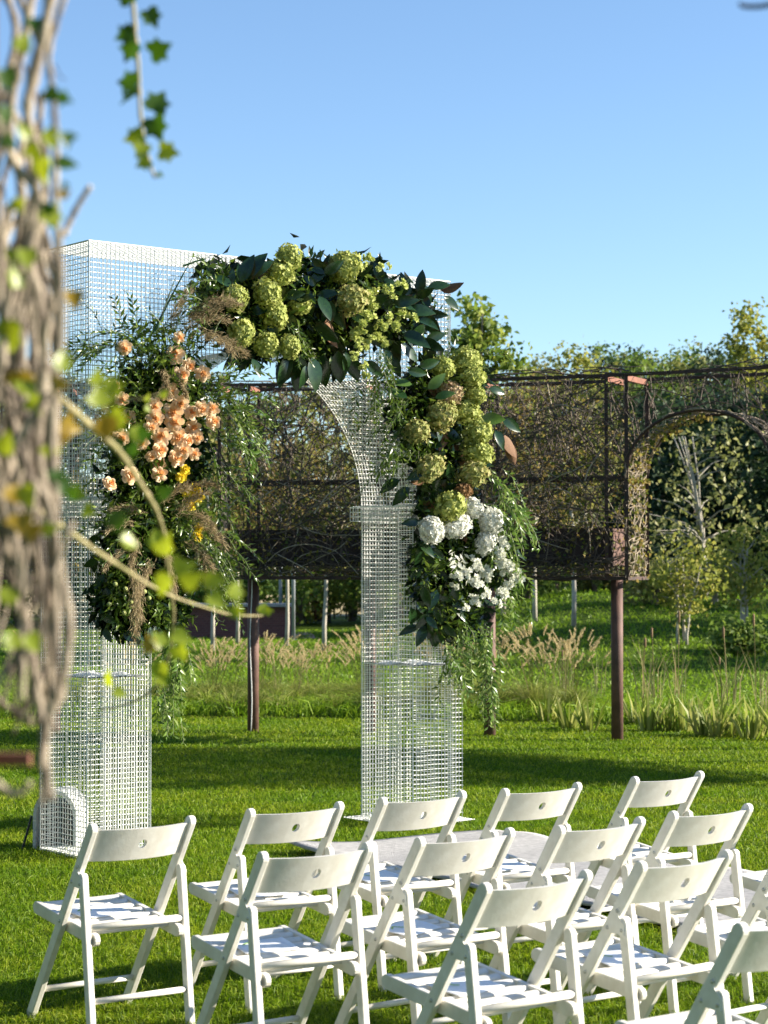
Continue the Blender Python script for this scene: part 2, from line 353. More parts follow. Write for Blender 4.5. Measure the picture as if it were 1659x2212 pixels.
# ------------------------------------------------------------------ lawn grass
def lawn_grass():
    n = 500000
    D = 5.2 * (23.5 / 5.2) ** rng.random(n); x = (rng.random(n) * 2 - 1) * (0.225 * D + 0.5)
    r = np.hypot(x - RC.x, D - RC.y); keep = ~in_rug(x, D, 0.02) & (r < 13.4)
    x, D = x[keep], D[keep]; n = len(x)
    P = np.stack([x, D, np.full(n, -0.002)], 1)
    d = rng.normal(size=(n, 3)) * np.array([0.42, 0.42, 0.1]) + np.array([0, 0, 1.0])
    L = (0.026 + 0.026 * rng.random(n)) * (1 + 0.5 * (rng.random(n) > 0.93))
    W = 0.0026 * (D / 7) ** 0.85 * (0.7 + 0.6 * rng.random(n))
    V, T = blades(P, d, L, W, 0.25 + 0.5 * rng.random(n))
    tag(put('lawn_grass', np_mesh('lawn_grass', V, T, M['grass'])), 'short mown grass blades of the lawn around the chairs and arch', 'grass', kind='stuff')
    n = 70000
    D = 24 + 32 * rng.random(n) ** 1.3; x = (rng.random(n) * 2 - 1) * (0.22 * D + 1)
    r = np.hypot(x - RC.x, D - RC.y); k = r > 16.0; x, D = x[k], D[k]; n = len(x)
    P = np.stack([x, D, gz(x, D)], 1); d = rng.normal(size=(n, 3)) * np.array([0.5, 0.5, 0.1]) + np.array([0, 0, 1.0])
    V, T = blades(P, d, 0.05 + 0.07 * rng.random(n), 0.012 + 0.012 * rng.random(n), 0.5)
    tag(put('far_grass', np_mesh('far_grass', V, T, M['fargrass'])), 'grass of the far lawn and bank beyond the reeds', 'grass', kind='stuff')
lawn_grass()

# ------------------------------------------------------------------ carpet runner
def build_rug():
    v, f = [], []; na, nb = 24, 110; th = 0.014
    ph = [random.random() * 6 for _ in range(6)]
    for j in range(nb + 1):
        for i in range(na + 1):
            a = RUG_W * i / na; b = RUG_L * j / nb
            z = 0.030 + 0.010 * math.sin(b * 5.1 + ph[0] + a * 0.8) * math.sin(a * 3 + ph[1]) + 0.006 * math.sin(b * 11 + a * 4 + ph[2])
            ea = a + 0.015 * math.sin(b * 3 + ph[3]); eb = b + 0.012 * math.sin(a * 7 + ph[4])
            c = math.hypot(a, b)
            if c < 0.45: z += 0.05 * (1 - c / 0.45) ** 1.5; ea -= 0.06 * (1 - c / 0.45)
            p = RUG0 + WD * ea - FD * eb; v.append((p.x, p.y, z))
    n = na + 1; f = [(j * n + i, j * n + i + 1, (j + 1) * n + i + 1, (j + 1) * n + i) for j in range(nb) for i in range(na)]
    o = mesh_obj('carpet_runner', v, f, M['rug'], None, True)
    s = o.modifiers.new('thick', 'SOLIDIFY'); s.thickness = th; s.offset = -1
    tag(o, 'grey beige carpet runner lying along the end of the chair rows', 'carpet')
build_rug()

# ------------------------------------------------------------------ folding chairs
LEGX = 0.2025
def rounded_bar_profile(p0, p1, w, nround=6, r0=True, r1=True):
    """side-view (y, z) outline of a leg between two points with rounded ends"""
    p0, p1 = Vector(p0), Vector(p1); d = (p1 - p0).normalized(); s = Vector((-d.y, d.x)); h = w / 2; out = []
    if r1: out += [p1 + (s * math.cos(t) * h + d * math.sin(t) * h) for t in [math.pi * k / nround for k in range(nround + 1)]]
    else: out += [p1 + s * h, p1 - s * h]
    if r0: out += [p0 + (-s * math.cos(t) * h - d * math.sin(t) * h) for t in [math.pi * k / nround for k in range(nround + 1)]]
    else: out += [p0 - s * h, p0 + s * h]
    return [(q.x, q.y) for q in out]
FRONT_FOOT, TOP = Vector((0.250, 0.0)), Vector((-0.238, 0.752))
HINGE, REAR_FOOT = Vector((-0.168, 0.570)), Vector((-0.240, 0.0))
SEAT_F, SEAT_R = Vector((0.252, 0.428)), Vector((-0.190, 0.372))
def seat_pt(t, up=0.0):
    d = (SEAT_F - SEAT_R); n = Vector((-d.y, d.x)).normalized()
    q = SEAT_R + d * t + n * up; return q
def build_chair():
    root = thing('folding_chair', 'x', 'chair'); root.empty_display_size = 0.3
    c = M['chair']; lw = 0.025
    for sx in (-1, 1):
        x0 = sx * LEGX - lw / 2
        b = MB(); b.prism(rounded_bar_profile(FRONT_FOOT, TOP, 0.040, r0=False), x0, x0 + lw); leg = bevel(b.build('long_leg', c, root), 0.004)
        b = MB(); b.prism(rounded_bar_profile(REAR_FOOT, HINGE, 0.034, r0=False), x0, x0 + lw); bevel(b.build('rear_leg', c, root), 0.004)
        # painted hinge plate on the outer face with three rivets
        xo = sx * (LEGX + lw / 2)
        dl = (TOP - FRONT_FOOT).normalized(); hz = FRONT_FOOT + dl * ((0.575 - 0) / dl.y)
        poly = [hz + dl * 0.055 + Vector((-0.006, 0)), hz + dl * -0.045 + Vector((0.004, 0)), Vector((HINGE.x - 0.010, HINGE.y - 0.038)), Vector((HINGE.x - 0.014, HINGE.y - 0.006)), hz + Vector((-0.030, 0.018))]
        b = MB(); b.prism([(p.x, p.y) for p in poly], min(xo, xo + sx * 0.003), max(xo, xo + sx * 0.003)); hp = b.build('hinge_plate', c, leg)
        for q in (hz + dl * 0.038 + Vector((-0.006, 0)), hz + dl * -0.03, Vector((HINGE.x + 0.0, HINGE.y - 0.022))):
            b = MB(); b.tube([(xo, q.x, q.y), (xo + sx * 0.0055, q.x, q.y)], [0.0075, 0.005], 10); b.build('rivet', M['rivet'], leg, True)
        q = FRONT_FOOT + dl * (0.395 / dl.y)
        b = MB(); b.tube([(xo, q.x, q.y), (xo + sx * 0.003, q.x, q.y)], [0.007, 0.005], 10); b.build('rivet', M['rivet'], leg, True)
        # seat rail, rounded at the rear
        xi = sx * 0.172 - 0.011
        b = MB(); b.prism(rounded_bar_profile((SEAT_R.x - 0.012, SEAT_R.y - 0.022), (SEAT_F.x, SEAT_F.y - 0.022), 0.046), xi, xi + 0.022); bevel(b.build('seat_rail', c, root), 0.003)
    # slats: rounded boards between the rails
    for k in range(7):
        t = 0.14 + 0.82 * k / 6; q = seat_pt(t, -0.013); d = (SEAT_F - SEAT_R).normalized(); n = Vector((-d.y, d.x))
        prof = []
        for a in range(13):
            th = math.pi * a / 12; prof.append(q + d * (0.0215 * math.cos(th)) + n * (0.013 * math.sin(th)))
        prof.append(q - d * 0.0215 - n * 0.006); prof.append(q + d * 0.0215 - n * 0.006)
        b = MB(); b.prism([(p.x, p.y) for p in prof], -0.160, 0.160); b.build('seat_slat', c, root, False)
    lr = lambda z: REAR_FOOT + (HINGE - REAR_FOOT) * ((z - REAR_FOOT.y) / (HINGE.y - REAR_FOOT.y))
    ll = lambda z: FRONT_FOOT + (TOP - FRONT_FOOT) * ((z - FRONT_FOOT.y) / (TOP.y - FRONT_FOOT.y))
    for nm, q, rr in (('seat_rod', lr(0.392), 0.013), ('rear_stretcher', lr(0.135), 0.011), ('front_stretcher', ll(0.115), 0.011)):
        b = MB(); b.tube([(-0.191, q.x, q.y), (0.191, q.x, q.y)], rr, 14); b.build(nm, c, root, True)
    # bowed backrest with a round finger hole
    z0, z1, th = 0.628, 0.748, 0.019; cu = 16; hr = 0.0165; hx = 0.0; hz = (z0 + z1) / 2
    def bow(x): return -0.033 * (1 - (x / 0.19) ** 2)
    def surf_pt(x, z, side):
        q = ll(z); return (x, q.x + bow(x) + side * th / 2 - 0.002, z - 0.004 * (1 - (x / 0.19) ** 2))
    uv, fc = [], []
    def vid(x, z): uv.append((x, z)); return len(uv) - 1
    xsq = 0.034
    cols = [-0.191 + (0.191 - xsq) * i / 9 for i in range(10)]; cols_r = [-x for x in cols[::-1]]
    def strip(cl):
        ids = [[vid(x, z0 + (z1 - z0) * j / 4) for j in range(5)] for x in cl]
        for a, bb in zip(ids[:-1], ids[1:]):
            for j in range(4): fc.append((a[j], bb[j], bb[j + 1], a[j + 1]))
    strip(cols); strip(cols_r)
    N = 24; outer = []
    for k in range(N):
        a = 2 * math.pi * k / N + math.pi / 4; ux, uz = math.cos(a), math.sin(a); s = max(abs(ux), abs(uz))
        outer.append((hx + xsq * ux / s, hz + (z1 - z0) / 2 * uz / s))
    oi = [vid(*p) for p in outer]; ii = [vid(hx + hr * math.cos(2 * math.pi * k / N + math.pi / 4), hz + hr * math.sin(2 * math.pi * k / N + math.pi / 4)) for k in range(N)]
    for k in range(N): fc.append((oi[k], oi[(k + 1) % N], ii[(k + 1) % N], ii[k]))
    nf = len(uv); vs = [surf_pt(x, z, 1) for x, z in uv] + [surf_pt(x, z, -1) for x, z in uv]
    fs = [f for f in fc] + [tuple(i + nf for i in f[::-1]) for f in fc]
    import bmesh
    me = bpy.data.meshes.new('backrest'); me.from_pydata(vs, [], fs)
    bm = bmesh.new(); bm.from_mesh(me)
    # close the rim and the hole by bridging matching boundary edges
    bm.verts.ensure_lookup_table(); be = [(e.verts[0].index, e.verts[1].index) for e in bm.edges if len(e.link_faces) == 1 and e.verts[0].index < nf and e.verts[1].index < nf]
    for a, bb in be:
        za, zb = uv[a][1], uv[bb][1]; xa, xb = uv[a][0], uv[bb][0]
        if abs(abs(xa) - xsq) < 1e-6 and abs(abs(xb) - xsq) < 1e-6 and abs(xa - xb) < 1e-6: continue
        bm.faces.new((bm.verts[a], bm.verts[bb], bm.verts[bb + nf], bm.verts[a + nf]))
    bmesh.ops.recalc_face_normals(bm, faces=bm.faces); bm.to_mesh(me); bm.free()
    me.materials.append(c); me.polygons.foreach_set('use_smooth', [True] * len(me.polygons))
    o = put('backrest', me, root); m = o.modifiers.new('split', 'EDGE_SPLIT'); m.split_angle = R(40)
    return root
chair0 = build_chair()
ORD = ['first', 'second', 'third', 'fourth', 'fifth']
CH = [ # row, index, x, y, angle
 (0, 0, -1.016, 7.635, .628), (0, 1, -0.477, 8.098, .610), (0, 2, 0.015, 8.485, .642), (0, 3, 0.520, 8.814, .646), (0, 4, 1.117, 9.299, .650),
 (1, 0, -0.357, 6.915, .601), (1, 1, 0.135, 7.274, .663), (1, 2, 0.633, 7.594, .678), (1, 3, 1.106, 8.024, .646), (1, 4, 1.735, 8.36, .65),
 (2, 0, 0.304, 6.267, .672), (2, 1, 0.802, 6.705, .699), (2, 2, 1.345, 7.13, .68),
 (3, 0, 0.945, 5.600, .62)]
ROWN = ['front row', 'second row', 'third row', 'rear row']
PAPERS = {(0, 0): (-0.03, 0.03, .1), (0, 1): (0.0, 0.0, -.1), (0, 2): (-.02, .02, .05), (0, 3): (0.01, 0.0, .2), (1, 0): (-.02, .04, -.1), (1, 1): (-.02, .03, .25),
          (1, 2): (.0, .0, .1), (1, 3): (.02, .0, -.15), (2, 0): (-.03, .03, .15), (2, 1): (.0, .03, -.05), (2, 2): (.0, .02, .1)}
def build_paper(x, y, a, pos):
    n = 8; v, f = [], []; L, Wd = 0.205, 0.145
    for j in range(n + 1):
        for i in range(n + 1):
            u, w_ = (i / n - .5) * L, (j / n - .5) * Wd
            z = 0.002 + 0.006 * max(0, abs(i / n - .5) * 2 - 0.6) + 0.0012 * math.sin(i * 1.3 + j)
            v.append((u, w_, z))
    f = [(j * (n + 1) + i, j * (n + 1) + i + 1, (j + 1) * (n + 1) + i + 1, (j + 1) * (n + 1) + i) for j in range(n) for i in range(n)]
    ri, k = pos
    o = mesh_obj('leaflet', v, f, M['paper'], None, True)
    s = o.modifiers.new('thick', 'SOLIDIFY'); s.thickness = 0.0012; s.offset = -1
    q = seat_pt(0.52 + y, 0.0012)
    dseat = (SEAT_F - SEAT_R); tilt = math.atan2(dseat.y, dseat.x)
    return o, q, tilt
for (ri, k, x, y, a) in CH:
    o = chair0 if (ri, k) == (0, 0) else copy_tree(chair0)
    o.location = (x, y, 0); o.rotation_euler = (0, 0, a)
    tag(o, f"white wooden folding chair, {ORD[k]} from the outer end of the {ROWN[ri]}", 'chair', 'white folding chairs set in rows')
    if (ri, k) in PAPERS:
        dx, dy, da = PAPERS[(ri, k)]
        p, q, tilt = build_paper(dx, dy, da, (ri, k))
        Mx = Matrix.Translation((x, y, 0)) @ Matrix.Rotation(a, 4, 'Z') @ Matrix.Translation((dx, q.x, q.y)) @ Matrix.Rotation(tilt, 4, 'X') @ Matrix.Rotation(da, 4, 'Z')
        p.matrix_world = Mx
        tag(p, f"white paper leaflet on the {ORD[k]} chair of the {ROWN[ri]}", 'leaflet', 'leaflets laid on the chair seats')
        pr = MB(); pts = [(-0.07 + 0.02 * t + 0.006 * math.sin(t * 2.1), 0.02 + 0.016 * math.sin(t * 1.4), 0.0042 + 0.0008) for t in [i * 0.35 for i in range(9)]]
        for a0, a1 in zip(pts[:-1], pts[1:]): pr.bar(a0, a1, 0.007, 0.0004)
        pr.build('printed_mark', M['print'], p)

# ------------------------------------------------------------------ white wire mesh arch
ATH = R(38.5); AO = Vector((-1.711, 11.79, 0)); AW = Vector((math.cos(ATH), math.sin(ATH), 0)); AD = Vector((-math.sin(ATH), math.cos(ATH), 0))
def A(s, q, z): return AO + AW * s + AD * q + Vector((0, 0, z))
AH, ADP = 3.58, 0.54
S0, S1, S2, S3, S3B = 0.0, 0.43, 2.425, 2.743, 2.847
SC, SR, SPR = (S1 + S2) / 2, (S2 - S1) / 2, 2.07
def arch_z(s): return SPR + math.sqrt(max(0, SR * SR - (s - SC) ** 2))
def half_open(z): return math.sqrt(max(0, SR * SR - (z - SPR) ** 2)) if z > SPR else SR
PITCHW, WR = 0.030, 0.0038
arch = thing('wedding_arch', 'tall white wire mesh wedding arch standing on the lawn', 'arch', AO)
def arch_part(name, mb, mat, parent=arch):
    o = mb.build(name, mat, parent); o.matrix_parent_inverse = Matrix.Translation(-AO); return o
def jit(a=0.0012): return random.uniform(-a, a)
def face_mesh(q):
    b = MB(); s = 0.0
    while s <= S3B + 1e-6:
        segs = []
        top = AH if s <= S3 + 1e-6 else 1.06
        if S1 < s < S2: segs = [(arch_z(s), AH)]
        else: segs = [(0, top)]
        for z0, z1 in segs: b.bar(A(s + jit(), q + jit(), z0), A(s + jit(), q + jit(), z1), WR, WR, caps=False)
        s += PITCHW
    z = 0.012
    while z <= AH + 1e-6:
        end = S3B if z <= 1.06 else S3
        qq = q + 0.004
        if z < SPR + SR:
            h = half_open(z); segs = [(0, SC - h), (SC + h, end)]
        else: segs = [(0, end)]
        for s0, s1 in segs: b.bar(A(s0 - 0.006, qq, z + jit()), A(s1 + 0.006, qq, z + jit()), WR, WR, caps=False)
        z += PITCHW
    return b
arch_part('front_mesh', face_mesh(0.0), M['wire']); arch_part('back_mesh', face_mesh(ADP), M['wire'])
def side_mesh(s, z0, z1, q0=0.0, q1=ADP):
    b = MB(); q = q0
    while q <= q1 + 1e-6: b.bar(A(s + jit(), q + jit(), z0), A(s + jit(), q + jit(), z1), WR, WR, caps=False); q += PITCHW
    z = z0 + 0.012
    while z <= z1: b.bar(A(s + 0.004, q0 - .005, z + jit()), A(s + 0.004, q1 + .005, z + jit()), WR, WR, caps=False); z += PITCHW
    return b
arch_part('side_mesh', side_mesh(S0, 0, AH), M['wire']); arch_part('side_mesh', side_mesh(S3, 1.06, AH), M['wire']); arch_part('side_mesh', side_mesh(S3B, 0, 1.06), M['wire'])
def soffit():
    path = []; z = 0.0
    while z < SPR: path.append((S1, z)); z += PITCHW
    n = int(math.pi * SR / PITCHW)
    for i in range(n + 1): a = math.pi * i / n; path.append((SC - SR * math.cos(a), SPR + SR * math.sin(a)))
    z = SPR - PITCHW
    while z > 0: path.append((S2, z)); z -= PITCHW
    b = MB()
    for s, z in path: b.bar(A(s, -.005, z), A(s, ADP + .005, z), WR, WR, caps=False)
    q = 0.0
    while q <= ADP + 1e-6:
        for (sa, za), (sb, zb) in zip(path[:-1], path[1:]): b.bar(A(sa, q, za), A(sb, q, zb), WR, WR, up=tuple(AD), caps=False)
        q += PITCHW
    return b
arch_part('soffit_mesh', soffit(), M['wire'])
def flat_mesh(s0, s1, q0, q1, z):
    b = MB(); s = s0
    while s <= s1 + 1e-6: b.bar(A(s + jit(), q0 - .005, z), A(s + jit(), q1 + .005, z), WR, WR, caps=False); s += PITCHW
    q = q0
    while q <= q1 + 1e-6: b.bar(A(s0 - .005, q + jit(), z + 0.004), A(s1 + .005, q + jit(), z + 0.004), WR, WR, caps=False); q += PITCHW
    return b
arch_part('top_mesh', flat_mesh(0, S3, 0, ADP, AH), M['wire'])
for s0, s1 in ((S0, S1), (S2, S3B)):
    b = MB(); n = 10; vs = []
    for j in range(n + 1):
        for i in range(n + 1):
            s = s0 + 0.012 + (s1 - s0 - 0.024) * i / n; q = 0.012 + (ADP - 0.024) * j / n
            vs.append(A(s, q, 1.055 + 0.012 * math.sin(i * 1.1 + s0) * math.sin(j * 0.8)))
    vs2 = [v - Vector((0, 0, 0.006)) for v in vs]; m = (n + 1) ** 2
    fs = [(j * (n + 1) + i, j * (n + 1) + i + 1, (j + 1) * (n + 1) + i + 1, (j + 1) * (n + 1) + i) for j in range(n) for i in range(n)]
    b.add(vs + vs2, fs + [tuple(k + m for k in f[::-1]) for f in fs]); arch_part('shelf_plate', b, M['plate'])
    # projecting band where the arch springs
    e = 0.075; b = MB(); o0 = s0 - (e if s0 > 1 else 0.0); o1 = (s1 if s0 < 1 else S3) + (e if s0 < 1 else 0.0)
    for z in (2.0, 2.03, 2.06, 2.09):
        for q in (-e * 0.4, ADP + e * 0.4): b.bar(A(o0, q, z), A(o1, q, z), WR, WR, caps=False)
        for s in (o0, o1): b.bar(A(s, -e * 0.4, z), A(s, ADP + e * 0.4, z), WR, WR, caps=False)
    s = o0
    while s <= o1 + 1e-6:
        for q in (-e * 0.4, ADP + e * 0.4): b.bar(A(s, q, 2.0), A(s, q, 2.09), WR, WR, caps=False)
        b.bar(A(s, -e * 0.4, 2.094), A(s, ADP + e * 0.4, 2.094), WR, WR, caps=False); s += PITCHW
    q = -e * 0.4
    while q <= ADP + e * 0.4:
        for s in (o0, o1): b.bar(A(s, q, 2.0), A(s, q, 2.09), WR, WR, caps=False)
        b.bar(A(o0, q, 2.098), A(o1, q, 2.098), WR, WR, caps=False); q += PITCHW
    arch_part('impost_band', b, M['wire'])
    arch_part('base_flange', flat_mesh(s0 - (0.10 if s0 > 1 else 0.0), s1 + 0.08, -0.03 if s0 > 1 else 0.0, ADP + (0.06 if s0 > 1 else 0.0), 0.02), M['wire'])
# rods along the corners
b = MB()
for s, q in ((S0, 0), (S0, ADP), (S1, 0), (S1, ADP), (S2, 0), (S2, ADP), (S3, 0), (S3, ADP)):
    b.bar(A(s, q - 0.003, 0), A(s, q - 0.003, AH if s in (S0, S3) else SPR), 0.0065, 0.0065)
for q in (0, ADP): b.bar(A(0, q - 0.002, AH + .004), A(S3, q - 0.002, AH + .004), 0.0065, 0.0065)
for s in (0, S3): b.bar(A(s, 0, AH + .004), A(s, ADP, AH + .004), 0.0065, 0.0065)
arch_part('corner_rods', b, M['wire'])

# white hooded object behind the left column
def build_hood():
    c = on_ground(126, 1836); c.y += 0.10; rz = R(-10)
    root = thing('equipment_hood', 'white rounded hood with black open front behind the left arch column', 'hood', (c.x, c.y, 0), rz)
    n = 14; wd, ht, dp = 0.135, 0.36, 0.24
    def prof(k, r): a = math.pi * k / n; return (-math.cos(a) * wd * r, (0.20 + 0.16 * math.sin(a)) * (0.55 + 0.45 * r) if 0 < k < n else 0.20 * (0.6 + 0.4 * r))
    ring = [(-wd, 0.0)] + [prof(k, 1) for k in range(n + 1)] + [(wd, 0.0)]
    inner = [(x * 0.86, z * 0.93) for x, z in ring]
    vs = [(x, -dp / 2, z) for x, z in ring] + [(x, dp / 2, z) for x, z in ring] + [(x, -dp / 2, z) for x, z in inner] + [(x, dp / 2, z) for x, z in inner]
    m = len(ring); fs = []
    for i in range(m - 1):
        fs += [(i, i + 1, m + i + 1, m + i), (2 * m + i, 3 * m + i, 3 * m + i + 1, 2 * m + i + 1), (i, 2 * m + i, 2 * m + i + 1, i + 1), (m + i, m + i + 1, 3 * m + i + 1, 3 * m + i)]
    mesh_obj('hood_shell', vs, fs, M['hood'], root, False)
    b = MB(); b.box((0, 0.03, 0.145), (0.215, 0.20, 0.28)); bevel(b.build('equipment_box', M['black'], root), 0.02)
    b = MB(); b.bar((-0.15, -0.10, 0.20), (-0.20, -0.12, 0.0), 0.03, 0.012); b.build('prop_leg', M['black'], root)
build_hood()

# ------------------------------------------------------------------ ring pergola of rusty steel woven with vines
def ring(ph, r, z): a = R(ph); return Vector((RC.x + r * math.sin(a), RC.y + r * math.cos(a), z))
ZB, ZT, ZM = 1.59, 3.56, 2.57
RM = (RIN + ROUT) / 2
BAYS = [(-30.0, -3.0), (4.9, 26.6), (34.2, 56.0)]            # woven stretches; archways lie between
ARCHW = [(-3.0, 4.9), (26.6, 34.2)]
POSTS = [-24.0, -13.0, -3.9, 6.45, 12.65, 18.9, 25.55, 35.5, 45.0, 54.6]
pg = thing('ring_pergola', 'rusty steel ring pergola on posts, its box frame woven with bare vines', 'pergola', (RC.x, RC.y, 0))
def pg_put(o): o.matrix_parent_inverse = Matrix.Translation((-RC.x, -RC.y, 0)); return o
def pg_part(name, mb, mat, smooth=False, parent=pg):
    o = mb.build(name, mat, parent, smooth); return pg_put(o) if parent is pg else o
for ph in POSTS:
    b = MB(); b.tube([ring(ph, RM, -0.02), ring(ph, RM, 1.60)], 0.059, 20); pg_part('post', b, M['rust_post'], True)
def arc_bar(r, z, a0, a1, w=0.034, n=None):
    b = MB(); n = n or max(2, int(abs(a1 - a0) / 2.5)); pts = [ring(a0 + (a1 - a0) * i / n, r, z) for i in range(n + 1)]
    for p, q in zip(pts[:-1], pts[1:]): b.bar(p, q, w, w)
    return b
A0, A1 = BAYS[0][0], BAYS[-1][1]
for r in (RIN, ROUT): pg_part('top_rail', arc_bar(r, ZT, A0, A1, 0.032), M['rust'])
for a0, a1 in BAYS:
    for r in (RIN, ROUT):
        pg_part('bottom_rail', arc_bar(r, ZB, a0, a1), M['rust']); pg_part('middle_rail', arc_bar(r, ZM, a0, a1, 0.026), M['rust'])
    ups = sorted(set([a0, a1] + [p for p in POSTS if a0 + 0.4 < p < a1 - 0.4]))
    for ph in ups:
        for r in (RIN, ROUT):
            b = MB(); b.bar(ring(ph, r, ZB), ring(ph, r, ZT), 0.034, 0.034); pg_part('upright', b, M['rust'])
        b = MB(); b.bar(ring(ph, RIN, ZT - 0.03), ring(ph, ROUT, ZT - 0.03), 0.035, 0.055); pg_part('top_tie', b, M['rust_bright'])
        b = MB(); b.bar(ring(ph, RIN, ZB), ring(ph, ROUT, ZB), 0.034, 0.034); pg_part('bottom_tie', b, M['rust'])
    # planter troughs
    n = max(1, round((a1 - a0) / 10.5)); st = (a1 - a0 - 1.6) / n
    for i in range(n):
        p0 = a0 + 0.8 + st * i + 0.08; p1 = p0 + st - 0.16; b = MB(); k = 6
        for j in range(k):
            u, v = p0 + (p1 - p0) * j / k, p0 + (p1 - p0) * (j + 1) / k
            for r in (RIN + 0.09, ROUT - 0.09): b.bar(ring(u, r, 1.895), ring(v, r, 1.895), 0.008, 0.37)
            b.bar(ring(u, RM, 1.715), ring(v, RM, 1.715), ROUT - RIN - 0.17, 0.008)
        for u in (p0, p1):
            b2 = MB(); b2.bar(ring(u, RIN + 0.095, 1.895), ring(u, ROUT - 0.095, 1.895), 0.008, 0.36)
            pg_part('end_plate', b2, M['rust_post'])  # lighter rust than the trough, sunlit tone of the end put into the colour
        pg_part('planter_trough', b, M['planter'])
def arch_prof(a0, a1, k, n):                                             # archway outline from the left spring to the right spring
    t = math.pi * k / n; c, h = (a0 + a1) / 2, (a1 - a0) / 2
    return c - h * math.cos(t), ZM + 0.62 * math.sin(t) ** 0.9
for a0, a1 in ARCHW:
    for r in (RIN, ROUT):
        pts = [ring(a0, r, ZB)] + [ring(arch_prof(a0, a1, k, 20)[0], r, arch_prof(a0, a1, k, 20)[1]) for k in range(21)] + [ring(a1, r, ZB)]
        b = MB()
        b.tube(pts, 0.017, 8); pg_part('arch_hoop', b, M['rust'], True)
def open_here(ph, z):
    for a0, a1 in ARCHW:
        if a0 < ph < a1:
            c, h = (a0 + a1) / 2, (a1 - a0) / 2; t = math.acos(max(-1, min(1, (c - ph) / h)))
            return z < ZM + 0.62 * math.sin(t) ** 0.9
    return False
def woven(a0, a1, r, count, zlo=ZB, zhi=ZT):
    b = MB(); wm = R(1) * r
    for _ in range(count):
        ph, z = random.uniform(a0, a1), random.uniform(zlo, zhi); kind = random.random()
        th = random.gauss(math.pi / 2, 0.5) if kind < 0.45 else (random.gauss(0, 0.35) if kind < 0.75 else random.uniform(0, 6.28))
        cur = random.gauss(0, 0.16); rad = random.choice((0.003, 0.0035, 0.0045, 0.0055, 0.008)); pts = []
        rr = r + random.gauss(0, 0.025)
        for i in range(random.randint(6, 13)):
            if not (a0 - 0.3 < ph < a1 + 0.3 and zlo - 0.03 < z < zhi + 0.04) or open_here(ph, z): break
            pts.append(ring(ph, rr + random.gauss(0, 0.008), z)); th += cur + random.gauss(0, 0.12)
            ph += math.cos(th) * 0.11 / wm; z += math.sin(th) * 0.11
        if len(pts) > 2: b.tube(pts, [rad * (1 - 0.5 * i / len(pts)) for i in range(len(pts))], 4, False)
    return b
for (a0, a1), dens in zip(BAYS, (15, 30, 34)):
    for r in (RIN - 0.01, ROUT + 0.01):
        cnt = int((a1 - a0) * dens)
        tag(pg_part('woven_vines', woven(a0, a1, r, cnt), M['vine_dark']), kind='stuff')
        tag(pg_part('woven_vines', woven(a0, a1, r, int(cnt * 0.55), ZB, 1.78), M['vine_dark']), kind='stuff')
        tag(pg_part('woven_vines', woven(a0, a1, r, int(cnt * 0.18)), M['vine_pale']), kind='stuff')
for a0, a1 in ARCHW:
    for r in (RIN - 0.01, ROUT + 0.01):
        tag(pg_part('woven_vines', woven(a0, a1, r, int((a1 - a0) * 16), ZM, ZT), M['vine_dark']), kind='stuff')
# twigs along the top rail, and pale twigs laid over the inside of each archway
b = MB()
for _ in range(240):
    ph = random.uniform(A0, A1); r = random.choice((RIN, ROUT)); L = random.uniform(1, 4) * random.choice((-1, 1)); z = ZT + random.gauss(0.01, 0.025); dz = random.gauss(0, 0.05)
    b.tube([ring(ph + L * t, r + random.gauss(0, 0.03), z + dz * t + 0.05 * math.sin(t * 3.1) * random.random()) for t in (0, .25, .5, .75, 1)], [0.007, .007, .006, .005, .003], 4, False)
tag(pg_part('rail_twigs', b, M['vine_dark']), kind='stuff')
def soffit_twigs(a0, a1, count, mat):
    b = MB(); path = []
    for k in range(11): path.append((a0, ZB + (ZM - ZB) * k / 10))
    for k in range(1, 20): path.append(arch_prof(a0, a1, k, 20))
    for k in range(11): path.append((a1, ZM - (ZM - ZB) * k / 10))
    n = len(path)
    for _ in range(count):
        u = random.uniform(0, n - 1.01); q = random.uniform(RIN, ROUT); du = random.gauss(0, 1.6); dq = random.gauss(0, 0.22); pts = []
        for t in (0, .33, .66, 1):
            uu = min(max(u + du * t + random.gauss(0, .15), 0), n - 1.01); i = int(uu); fr = uu - i
            ph = path[i][0] * (1 - fr) + path[i + 1][0] * fr; z = path[i][1] * (1 - fr) + path[i + 1][1] * fr
            off = random.gauss(0, 0.012) * 5
            pts.append(ring(ph + off * (1 if i < n / 2 else -1) * 0.6, min(max(q + dq * t, RIN - .03), ROUT + .03), z + (0.02 if 10 < i < n - 10 else 0) * random.random()))
        b.tube(pts, [0.006, .0055, .005, .003], 4, False)
    return b
for a0, a1 in ARCHW: tag(pg_part('soffit_twigs', soffit_twigs(a0, a1, 420, None), M['vine_soffit']), kind='stuff')
